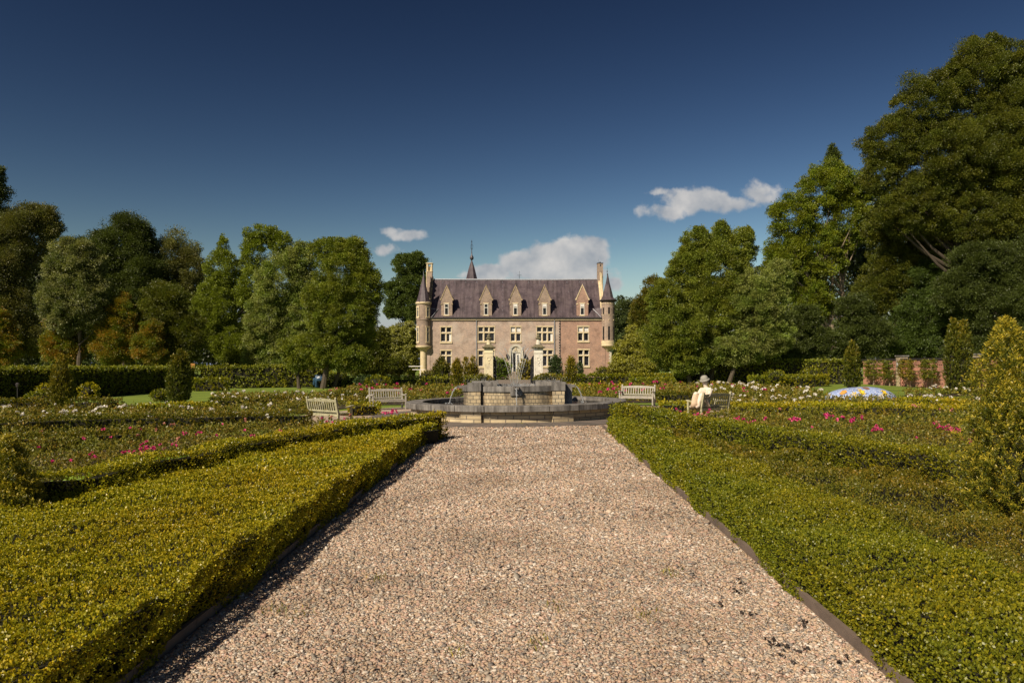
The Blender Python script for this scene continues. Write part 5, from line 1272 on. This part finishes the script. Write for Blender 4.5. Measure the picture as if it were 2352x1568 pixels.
# the two near yews
def near_yew(label, c, r, h, leaders, seed):
    z0 = float(gz(*c)); root = thing('golden_yew', label, 'yew', (c[0], c[1], z0))
    Vs = []; Ts = []; br = MB()
    n_tw = int(8000*r*h/1.2)
    for i in range(n_tw):
        ldr = leaders[i % len(leaders)]; t = rng.random()**.85; a = rng.uniform(0, 6.283)
        prof = (1-t**2.8)**.65*(.72+.28*min(1, t*4)); lump = .92+.26*math.sin(a*3+t*13+ldr[0]*7)+.20*math.sin(t*29+a*5)
        rad = r*ldr[3]*prof*lump*(1-.35*rng.random()**2); hh = h*ldr[2]
        p = np.array([c[0]+ldr[0]*r+math.cos(a)*rad, c[1]+ldr[1]*r+math.sin(a)*rad, z0+.05+t*hh])
        d = np.array([math.cos(a)*(1-t*.7), math.sin(a)*(1-t*.7), .35+t*1.6])+rng.normal(0, .35, 3); d /= np.linalg.norm(d)
        L_ = rng.uniform(.08, .16); K = 24
        tt = np.linspace(.05, 1, K); b0 = p[None]+d[None]*(tt*L_)[:, None]-d[None]*L_*.5
        D = rdir(K); D -= (D@d)[:, None]*d[None]; D = unit(D)+d[None]*.75
        Vs.append(leaves(b0, D, np.full(K, .036), .19)); Ts.append(np.clip(.05+.30*rng.random()+.62*tt**2+rng.normal(0, .06, K), 0, 1))
    np_mesh('needles', np.concatenate(Vs), 4, M_yewgold, np.concatenate(Ts), root)
    for ldr in leaders:
        x, y, Rr, Hh = c[0]+ldr[0]*r, c[1]+ldr[1]*r, r*ldr[3], h*ldr[2]
        br.lathe([(Rr*.15, z0), (Rr*.40, z0+Hh*.3), (Rr*.30, z0+Hh*.6), (.02, z0+Hh*.75)], 10, (x, y))
    br.build('twigs', M_twig, root)
near_yew('big golden yew with bristling sprays at the right edge of the photo', (5.48,8.0), .72, 2.18, [(-.42,0,1,.50),(.10,-.1,.93,.75),(-.1,.1,.86,.8),(.6,0,.95,.6),(-.38,-.2,.74,.66),(.2,-.4,.68,.7)], 1)
near_yew('small golden yew cut by the left edge of the photo', (-5.5,8.3), .40, 1.05, [(0,0,1,.7),(.4,0,.62,.6),(-.3,.2,.85,.7)], 2)
blob_bush('box_ball', 'bright round box ball left of the slim cone yew', 'clipped ball', (-26.9,44), (.52,.52,1.0), M_box, group='clipped box balls', lump=.02, flat=.8)
blob_bush('box_ball', 'bright squarish box ball right of the slim cone yew', 'clipped ball', (-26.4,47.5), (.50,.50,.9), M_box, group='clipped box balls', lump=.02, flat=.6)
blob_bush('box_dome', 'dark green dome in front of the bright box ball at the left', 'clipped dome', (-22.8,36.8), (.62,.6,.8), M_boxg, lump=.03)
blob_bush('box_ball', 'small dark bush at the foot of the fat columnar yew', 'clipped ball', on(370,43.5), (.5,.45,.6), M_boxg, lump=.05)
blob_bush('box_dome', 'grey-green dome behind the far left bench', 'clipped dome', on(868,62), (1.0,.8,1.0), M_boxg, lump=.03)
blob_bush('box_dome', 'dark dome beside the grey-green dome behind the far left bench', 'clipped dome', on(838,62.5), (.8,.7,1.0), MATS['dark_yew'], lump=.03)
blob_bush('cone_bush', 'small pointed clipped bush by the tall hedge right of the trunks', 'bush', on(1870,58), (.6,.6,1.35), M_boxg, lump=.03, flat=1.4)
blob_bush('cone_bush', 'small domed bush in the long low hedge right of the statue', 'bush', on(1780,57), (.8,.7,1.2), M_boxg, lump=.05)
hedge('long low dark hedge in front of the tall hedge, right of the trunks', [on(1720,56.5),on(1900,56.5),on(1900,57.8),on(1720,57.8)], .75, M_boxg, 1.0, name='low_hedge', K=4, lo=.05)
hedge('sunlit rounded low hedge joining the dark hedge behind the far right bench', [on(1450,60),on(1545,60),on(1545,62),on(1450,62)], .6, M_boxg, 1.0, name='low_hedge', K=4, lo=.05, rough=.1)
hedge('pale green grassy hedge in front of the sunlit tall hedge at the left', [on(443,62),on(520,62),on(520,63.4),on(443,63.4)], .95, M_boxg, 1.0, name='low_hedge', K=4, lo=.05, rough=.08)
blob_bush('heath_bush', 'brownish low bush at the foot of the smooth yellow pillar', 'bush', (-2.6,68.4), (.8,.7,.95), M_rose, group='low bushes at the gate')
blob_bush('heath_bush', 'brownish low bush at the foot of the chalky cracked pillar', 'bush', (3.1,68.2), (1.1,.7,.95), M_rose, group='low bushes at the gate')
M_gold = treemat('golden_leaves', (.16,.15,.016), patchcol=(1.2,1,.8))
blob_bush('door_bush', 'leafy green bush left of the castle steps', 'bush', on(1149,96), (1.25,.9,2.6), treemat('bright_green_leaves', (.075,.12,.015)), s=.19, group='bushes flanking the castle door', lump=.12)
blob_bush('door_bush', 'bright yellow-green bush right of the castle steps', 'bush', on(1208,96), (1.0,.8,2.4), M_gold, s=.19, group='bushes flanking the castle door', lump=.12)
blob_bush('wall_bush', 'small dark shrub at the foot of the red brick castle wall', 'bush', on(1388,98), (1.0,.6,1.5), M_boxg, s=.18, lump=.2)
for i, (x, w, h_, lab) in enumerate(((1420,1.3,1.6,'brownish garden shrub right of the turret quoins'),(1452,1.3,1.4,'low flowering shrub under the golden weeping conifer'),(1486,1.2,1.5,'brown-green shrub between golden conifer and right trees'),(985,.9,1.0,'dusty white-leaved shrub at the left castle corner'))):
    blob_bush('garden_shrub', lab, 'shrub', on(x, 94), (w,.8,h_), M_rose, s=.19, lump=.2, group='shrubs in front of the castle garden')
# espaliers on the wall
M_esp = leafmat('espalier_leaves', [(.03,.045,.01),(.08,.10,.018),(.17,.12,.03)], patchcol=(1.3,.8,.8))
labs = ['first espaliered fruit tree on the brick wall, beside the columnar yew', 'espaliered fruit tree on the brick wall just left of the pale pier', 'reddish espaliered fruit tree just right of the pale wall pier', 'espaliered fruit tree on the brick wall left of the tallest yew', 'reddish espaliered fruit tree right of the tallest yew']
for i, (xpx, lab) in enumerate(zip((2006,2043,2092,2140,2250), labs)):
    X = WX-.42; Y = X*1750/(xpx-1176); z0 = float(gz(X, Y)); t = thing('espalier_tree', lab, 'tree', (X, Y, z0), group='espaliered trees on the brick wall')
    tr = MB(); tr.tube([(X,Y,z0-.05),(X+.05,Y,z0+.6),(X,Y,z0+1.7)], [.05,.045,.02], 6); Vs = []; Ts = []
    for k in range(5):
        zz = z0+.55+k*.27
        for sg in (-1, 1): tr.tube([(X,Y,zz-.08),(X,Y+sg*.5,zz+.02),(X-.02,Y+sg*1.2,zz+.08)], [.025,.018,.008], 5)
    tr.build('trunk', M_palebark, t)
    n = 1500; yy = rng.normal(0, .62, n); zz = z0+.55+rng.random(n)*1.25+rng.normal(0, .06, n); k = (np.abs(yy) < 1.25-.25*np.abs(zz-z0-1.1)) & (rng.random(n) < .35+.45*np.sin((zz-z0)*19)+.3*np.sin(yy*5+i*2))
    p = np.stack([X-.12-rng.random(n)*.22, Y+yy, zz], 1)[k]
    V, tn = sprig_cloud(p, np.tile([-1., 0, .2], (len(p), 1)), np.full(len(p), .12), 4); np_mesh('leaves', V, 4, M_esp, np.clip(tn+(.25 if i in (2,4) else 0), 0, 1), t)

# ------------------------------------------------------------------ trees
def tree(name, label, Y, basex, ells, mat, lp=2.15, cf=.26, cov=3.4, group=None, bark=None, tr=.25, droop=.0, gap=0.0, cat='tree', limbs=12, spread=None, trunks=1, jag=1.0, bz=None):
    """ells: measured crown masses (cx, cy, rx, ry); lp: leaf length in thousandths-of-view units"""
    X0 = at(basex, Y); z0 = float(gz(X0, Y)) if bz is None else bz; root = thing(name, label, cat, (X0, Y, z0), group=group)
    q = Y/F; Ls = lp*q*2.297*.5*1.0
    P_ = []; D_ = []; S_ = []; T_ = []; cents = []
    for (ex, ey, rx, ry) in ells:
        c = np.array([at(ex, Y), Y, zt(ey, Y)]); r = np.array([rx*q, (rx+ry)/2*q*.75, ry*q])
        cf_ = cf*.82; rm = (r[0]*r[2])**.5; rc0 = rm*cf_; ncl = int(max(8, 3.3/(cf_*cf_)))
        cd = rdir(ncl); cd[:, 1] = np.where((cd[:, 1] > .25) & (rng.random(ncl) < .6), -cd[:, 1], cd[:, 1])
        uu = np.clip(rng.uniform(.35, 1.02, ncl)**.55, 0, 1.0)
        cc = c+cd*r*uu[:, None]*(1-cf_*.55)
        k = rng.random(ncl) > gap
        cc, cd = cc[k], cd[k]
        for j in range(len(cc)):
            rc = rc0*math.exp(rng.normal(0, .28*jag)); zf = rng.uniform(.55, .85)
            n = int(cov*3.1*rc*rc/(Ls*Ls*.39)*.70)
            if n < 4: continue
            d = rdir(n); rad = rc*(1-rng.random(n)**1.5*.55)*(1+rng.normal(0, .20, n))
            p = cc[j]+d*rad[:, None]*np.array([1, 1, zf]); cents.append(cc[j])
            P_.append(p); dd = d*.8+cd[j]*.4+rng.normal(0, .45, (n, 3)); dd[:, 2] -= droop; D_.append(dd)
            S_.append(Ls*rng.uniform(.7, 1.35, n)); T_.append(np.clip(rng.normal(.5, .2, n)+rng.normal(0, .13), 0, 1))
        n = int(cov*math.pi*rx*q*ry*q/(Ls*Ls*.39)*.30); d = rdir(n)
        lump = 1+.16*np.sin(d[:, 0]*7+ex)*np.sin(d[:, 2]*8+ey)+.10*np.sin(d[:, 0]*19+d[:, 2]*15)
        kk_ = rng.random(n) < .35+.65*(np.sin(d[:, 0]*11+ey)*np.sin(d[:, 2]*13+ex)*.5+.5); p = (c+d*r*(lump*(1-rng.random(n)**2.2*.45)*.87)[:, None])[kk_]; d = d[kk_]
        P_.append(p); dd = d*.9+rng.normal(0, .5, d.shape); dd[:, 2] -= droop; D_.append(dd); S_.append(Ls*rng.uniform(.7, 1.3, len(p))); T_.append(np.clip(rng.normal(.55, .2, len(p)), 0, 1))
    V = leaves(np.concatenate(P_), np.concatenate(D_), np.concatenate(S_), .78, .10)
    V[:, 2] = np.maximum(V[:, 2], z0+.02)
    np_mesh('crown', V, 4, mat, np.concatenate(T_), root)
    # trunk with limbs
    cents = np.array(cents); tb = MB(); topz = cents[:, 2].max(); botz = cents[:, 2].min()
    mc = cents.mean(0)
    for k in range(trunks):
        ox = (k-(trunks-1)/2)*tr*4; a = Vector((X0+ox, Y+.3*k, z0-.1)); b2 = Vector((mc[0]+ox*2.5, Y, z0+(topz-z0)*.78))
        pts = [a.lerp(b2, t)+Vector((math.sin(t*5+k*2)*tr*.8, 0, 0))*t for t in (0, .12, .28, .45, .62, .8, 1)]
        tb.tube(pts, [tr*1.25, tr, tr*.88, tr*.7, tr*.5, tr*.3, tr*.08], 8)
        idx = rng.choice(len(cents), min(limbs, len(cents)), replace=False)
        for i in idx:
            e = Vector(cents[i]); t = max(.12, min(.85, (e.z-z0)/(b2.z-z0)*.62)); s0 = a.lerp(b2, t)
            mid_ = s0.lerp(e, .5)+Vector((0, 0, -.06*(e-s0).length)); r0 = tr*(1-t)*.55+.02
            tb.tube([s0, mid_, s0.lerp(e, .97)], [r0, r0*.6, r0*.15], 6)
    tb.build('trunk', bark or M_bark, root)
    return root
G_ash = treemat('ash_leaves', (.090,.118,.022), patchcol=(1.35,1.15,1.0), patch=.8)
G_ashl = treemat('silvery_willow_leaves', (.135,.155,.062), patchcol=(.75,.95,.55), patch=.8)
G_dark = treemat('dark_tree_leaves', (.044,.060,.020))
G_oak = treemat('oak_leaves', (.054,.068,.013), patchcol=(1.4,1.15,.8), patch=.7)
G_yel = treemat('yellowing_leaves', (.105,.125,.013), patchcol=(.6,.8,1.0), patch=.8)
G_gink = treemat('ginkgo_leaves', (.105,.135,.019))
G_silver = treemat('silver_leaves', (.13,.14,.075), patchcol=(.45,.55,.4), patch=.9)
G_grey = treemat('greyish_leaves', (.070,.078,.036), patchcol=(1.3,1.1,.7), patch=.6)
G_org = leafmat('orange_leaves', [(.05,.060,.012),(.115,.115,.018),(.19,.105,.018),(.30,.14,.03)], [0,.45,.8,1], patchcol=(.65,1.1,.8), patch=.7)
G_will = treemat('weeping_leaves', (.13,.14,.035))
G_goldc = treemat('golden_conifer', (.135,.14,.022))
G_haze = treemat('far_leaves', (.055,.075,.040))
G_brn = treemat('browning_leaves', (.095,.085,.018), patchcol=(.6,1.,.8), patch=.7)
G_red = treemat('rusty_needles', (.16,.07,.03))
# far woodland masses behind everything
def wood(label, Y, ells, mat):
    P_ = []; S_ = []; q = Y/F; Ls = 4.6*q*1.15
    for ex, ey, rx, ry in ells:
        n = int(math.pi*rx*ry*.55); d = rdir(n); d[:, 1] = -abs(d[:, 1]); lump = 1+.15*np.sin(d[:, 0]*9+ex)*np.sin(d[:, 2]*11+ey)
        P_.append(np.array([at(ex, Y), Y, zt(ey, Y)])+d*np.array([rx*q, 3+rx*q*.25, ry*q])*(lump*(1-rng.random(n)**2*.35))[:, None]); S_.append(Ls*rng.uniform(.7, 1.3, n))
    Pq = np.concatenate(P_); k = Pq[:, 2] > .1; Pq = Pq[k]; Sq = np.concatenate(S_)[k]
    o = np_mesh('woodland', leaves(Pq, rdir(len(Pq)), Sq, .7, .1), 4, mat, np.clip(rng.normal(.45, .2, len(Pq)), 0, 1)); tag(o, label, 'woodland', kind='stuff')
G_wood = treemat('woodland_leaves', (.022,.030,.012), trans=.1)
wood('dark woodland closing the view behind the left trees', 125, [(-100,660,130,190),(40,700,110,150),(150,700,110,140),(280,720,110,130),(400,730,110,120),(520,750,100,100),(640,770,100,80),(760,775,90,75),(850,800,80,50),(-240,640,130,200)], G_wood)
wood('dark woodland closing the view behind the right trees', 130, [(1560,780,90,75),(1680,750,110,100),(1800,720,110,130),(1920,690,110,150),(2050,640,120,200),(2180,600,130,240),(2320,560,140,280),(2460,540,140,300)], G_wood)
wood('band of pale trees far behind the castle', 260, [(x_,822,80,24) for x_ in range(-300,900,110)]+[(x_,820,80,26) for x_ in range(1460,2800,110)]+[(880,815,70,35),(1000,820,80,28),(1120,822,80,26),(1240,822,80,26),(1350,818,70,30),(1420,790,50,60)], G_haze)
# left
tree('spruce', 'tall dark spruce tip at the left edge, highest on that side', 84, -14, [(-16,560,38,120),(-8,470,26,70),(-3,415,13,40)], G_dark, cf=.3, droop=.6, limbs=6)
tree('dark_tree', 'large dark grey-green tree behind the silver-leaved tree at far left', 76, 40, [(60,535,80,72),(5,600,80,110),(112,515,36,48),(30,740,90,95),(-60,650,90,150)], G_grey, cov=3)
tree('silver_tree', 'silver-leaved tree with pale foliage behind the left hedge', 70, 180, [(170,605,66,62),(205,675,52,80),(150,700,62,70),(205,610,40,45)], G_silver, cf=.20, droop=.5)
tree('round_tree', 'broad dark green tree with the highest crown left of the ginkgo', 90, 285, [(285,565,72,78),(225,590,58,72),(330,640,58,90),(255,700,78,90),(320,560,40,60)], G_dark, cov=3.2)
tree('round_tree', 'thin-topped grey-green tree between round tree and ginkgo', 92, 405, [(395,610,42,90),(438,645,36,95),(400,720,60,90)], G_grey, cov=2.6, jag=1.4)
tree('mid_tree', 'dark green tree behind the three orange trees', 72, 395, [(400,790,48,58),(380,700,62,60),(440,770,40,60)], G_oak, cov=3)
og = 'orange-tinged autumn trees behind the left hedge'
tree('autumn_tree', 'pointed orange-tinged tree with greenish base, left of the largest one', 71, 148, [(148,795,56,56),(152,755,38,48),(162,725,14,26)], G_org, lp=2.0, group=og, cf=.22)
tree('autumn_tree', 'largest orange-tinged tree behind the left hedge', 71, 268, [(268,785,60,66),(280,730,42,58),(286,690,16,24)], G_org, lp=2.0, group=og, cf=.22)
tree('autumn_tree', 'low orange-tinged tree at the right of the autumn group', 70, 345, [(345,800,44,46),(350,765,28,38)], G_org, lp=2.0, group=og, cf=.22)
tree('autumn_tree', 'reddish autumn tree cut by the left edge of the photo', 71, 8, [(8,795,42,55),(4,745,24,40)], G_org, lp=2.0, group=og, cf=.22)
tree('ginkgo', 'open-crowned green ginkgo with spiky twin tops', 80, 520, [(515,620,46,50),(513,570,12,34),(500,700,62,70),(535,790,52,58),(585,580,30,50),(606,540,52,24),(645,560,30,34),(470,755,40,55),(575,660,40,60)], G_gink, cf=.19, cov=2.8, gap=.25, jag=1.3, tr=.3)
ga = 'ash-like trees around the lit left hedge'
tree('willow_tree', 'pale silvery-green tree with feathery foliage beyond the lit tall hedge', 78, 660, [(600,835,50,34),(665,830,56,34),(652,650,66,80),(615,735,56,78),(690,600,42,50),(596,800,42,48),(668,790,58,58),(700,720,50,70)], G_ashl, cf=.17, cov=3.0, group=ga, tr=.22, droop=.35)
tree('ash_tree', 'large dark ash tree with round crown left of the castle', 66, 742, [(790,630,72,76),(838,660,42,76),(760,572,52,30),(808,575,40,34),(800,725,70,62),(740,700,50,70),(735,800,66,44),(800,820,60,34)], G_ash, cf=.18, cov=3.0, group=ga, tr=.24, limbs=16)
tree('ash_tree', 'small tree with slim trunk nearest the tall hedge at the left', 66.5, 687, [(684,824,34,28),(672,800,34,28)], G_ash, cf=.28, group=ga, tr=.16)
tree('ash_tree', 'tree with thin dark trunk just left of the low hedge', 67, 768, [(795,795,52,42),(770,810,40,32),(830,770,36,44)], G_ash, cf=.24, group=ga, tr=.17)
tree('conifer_shrub', 'dark spreading conifer behind the low hedge left of the castle', 78, 880, [(852,815,44,46),(895,838,46,26),(830,840,40,26),(870,785,30,36)], G_oak, cf=.24, droop=.2)
tree('tall_tree', 'tall dark green tree with rusty patch close left of the castle', 112, 940, [(938,612,40,36),(952,655,38,46),(912,672,34,34),(945,705,46,40),(905,712,26,22),(960,600,22,24)], treemat('dark_green_leaves', (.058,.085,.027)), cf=.20, cov=3.6, jag=1.1)
tree('weeping_willow', 'yellowish weeping willow left of the castle turret', 106, 915, [(912,775,34,38),(938,775,26,42),(900,820,30,42),(935,825,26,38)], G_will, cf=.16, droop=2.2, cov=3)
tree('yellow_bush', 'bright yellow-green tree behind the left turret column', 112, 950, [(950,800,16,44),(945,835,18,26)], G_goldc, cf=.25, cov=2.6)
# right
tree('far_tree', 'hazy grey-green tree close right of the castle', 165, 1428, [(1430,725,30,46),(1408,760,24,50),(1460,720,30,40)], G_haze, cf=.22)
tree('brown_tree', 'browning tree between hazy tree and the big right ash', 108, 1478, [(1480,720,34,58),(1500,680,30,50),(1470,770,34,60),(1500,760,40,60)], G_brn, cf=.2)
tree('golden_conifer', 'loose golden weeping conifer at the right foot of the castle', 93, 1455, [(1450,765,14,24),(1432,800,24,26),(1474,800,24,32),(1422,836,28,24),(1484,838,34,26),(1452,835,30,30),(1462,780,24,20)], G_goldc, cf=.24, droop=2.0, cov=2.4, gap=.2, jag=1.5)
gb = 'ash-like trees in front of the right hedge'
tree('ash_tree', 'leftmost tree of the right ash group, lowest and widest-leaning', 62.5, 1587, [(1552,755,70,76),(1530,690,46,56),(1570,820,70,42),(1525,795,40,50)], G_ash, cf=.18, group=gb, tr=.17, cov=3.1)
tree('ash_tree', 'tallest tree of the right ash group, with double trunk', 64, 1622, [(1640,625,92,82),(1690,575,48,54),(1655,545,22,46),(1582,620,52,60),(1640,715,96,84),(1600,560,40,44),(1715,545,16,30)], G_ash, cf=.16, group=gb, tr=.20, trunks=2, cov=3.1)
tree('ash_tree', 'tree right of the double trunk in the right ash group', 62.5, 1672, [(1735,690,76,78),(1765,770,62,56),(1700,800,70,44),(1785,640,40,50)], G_ashl, cf=.17, group=gb, tr=.17, cov=3.1)
tree('pale_trunk_tree', 'tall yellowing tree with pale trunks right of the ash group', 86, 1950, [(1900,430,72,66),(1822,500,60,66),(1945,500,52,88),(1870,580,82,66),(1795,610,52,76),(1980,430,40,40),(1860,690,56,60)], G_yel, cf=.15, cov=2.9, gap=.15, bark=M_palebark, tr=.34, trunks=2, limbs=26)
tree('spruce', 'small spruce tip rising behind the yellowing tree', 116, 1912, [(1912,372,20,30),(1912,348,9,22),(1912,410,30,50)], G_dark, cf=.3, droop=.5, limbs=4)
tree('giant_oak', 'giant dark oak filling the upper right of the photo', 74, 2230, [(2250,190,92,90),(2128,250,84,84),(2052,330,78,66),(2170,370,130,110),(2310,330,120,150),(2018,400,44,52),(2110,480,110,74),(2240,500,130,84),(2330,150,70,60),(2400,400,120,260),(2280,110,26,36),(2236,105,16,24),(2205,160,40,30)], G_oak, cf=.135, cov=2.9, gap=.10, tr=.6, limbs=40, jag=1.3)
gu = 'dark understorey trees behind the brick wall'
tree('understorey_tree', 'dark bushy tree above the brick wall, under the giant oak', 72, 2300, [(2300,700,105,110),(2370,630,90,130),(2250,800,90,45),(2260,610,90,60),(2200,680,60,60)], G_dark, cf=.2, group=gu)
tree('understorey_tree', 'green tree under the left edge of the giant oak', 78, 2050, [(2035,520,56,62),(2060,620,80,72),(2140,590,80,56),(2010,680,60,56)], G_oak, cf=.17, group=gu)
tree('understorey_tree', 'dark leafy tree behind the two columnar yews', 76, 2130, [(2170,640,86,66),(2130,720,86,66),(2090,785,84,44),(2190,780,60,44)], treemat('deep_green_leaves', (.046,.072,.020)), cf=.18, group=gu)
tree('understorey_tree', 'dark tree above the junction of tall hedge and brick wall', 74, 1960, [(1985,770,66,56),(1900,790,56,42),(1960,720,44,50)], G_dark, cf=.2, group=gu)
tree('understorey_tree', 'shadowy tree above the tall hedge right of the ash group', 74, 1820, [(1815,790,60,44),(1780,750,50,60),(1850,740,40,44)], G_dark, cf=.2, group=gu)

# ------------------------------------------------------------------ small things on the path
V = []; n = 150
def flakes(cs, n, sp, z, s, seed):
    p = []
    for cx_, cy_ in cs:
        k = n//len(cs); p.append(np.stack([rng.normal(cx_, sp, k), rng.normal(cy_, sp*1.6, k), np.zeros(k)], 1))
    p = np.concatenate(p); p[:, 2] = gz(p[:, 0], p[:, 1])+z; return p
cs = [P(x, y, 0) for x, y in ((1795,1490),(1770,1480),(1820,1492),(1850,1440),(1700,1365),(1690,1340),(1830,1530),(1940,1520),(1720,1420),(1640,1390))]
p = flakes(cs, 80, .035, .022, .03, 1); D = rdir(len(p)); D[:, 2] *= .3
o = np_mesh('fallen_leaves', leaves(p, D, rng.uniform(.02, .05, len(p)), .7, .1), 4, simple('black_dead_leaves', (.035,.025,.02), .8, .4, 20)); tag(o, 'scattered blackened dead leaves on the gravel at the right', 'dead leaves', kind='stuff')
cs = [P(x, y, 0) for x, y in ((1197,962+12),(690,1417),(640,1405),(1540,1320),(1280,1400),(1050,1500),(1240,1480),(870,1330),(1262,985),(1480,1420))]
p = flakes(cs, 420, .045, .01, .03, 1); D = rdir(len(p))*.5+np.array([0, 0, 1.])
o = np_mesh('weeds', leaves(p, D, rng.uniform(.02, .055, len(p)), .14), 4, M_boxg, rng.random(len(p))); tag(o, 'tiny weed tufts growing through the gravel path', 'weeds', kind='stuff')
# bindweed leaves on the golden hedge
cs = [(x, y) for x, y in ((170,1108),(205,1104),(228,1106),(290,1088),(385,1058),(415,1054),(445,1056),(120,1120),(330,1078),(520,1052),(480,1058),(240,1098))]
pp = []
for x, y in cs:
    X, Y = P(x, y, .38)
    for k in range(26): pp.append((X+random.gauss(0, .11), Y+random.gauss(0, .10), float(gz(X, Y))+.37+random.uniform(0, .06)))
pp = np.array(pp); D = rdir(len(pp)); D[:, 2] = np.abs(D[:, 2])*.4
o = np_mesh('bindweed', leaves(pp, D, rng.uniform(.05, .085, len(pp)), .8, .1), 4, leafmat('bindweed_leaves', [(.12,.19,.04),(.22,.30,.07)]), rng.random(len(pp))); tag(o, 'pale green bindweed creeping over the back edge of the golden hedge', 'bindweed', kind='stuff')
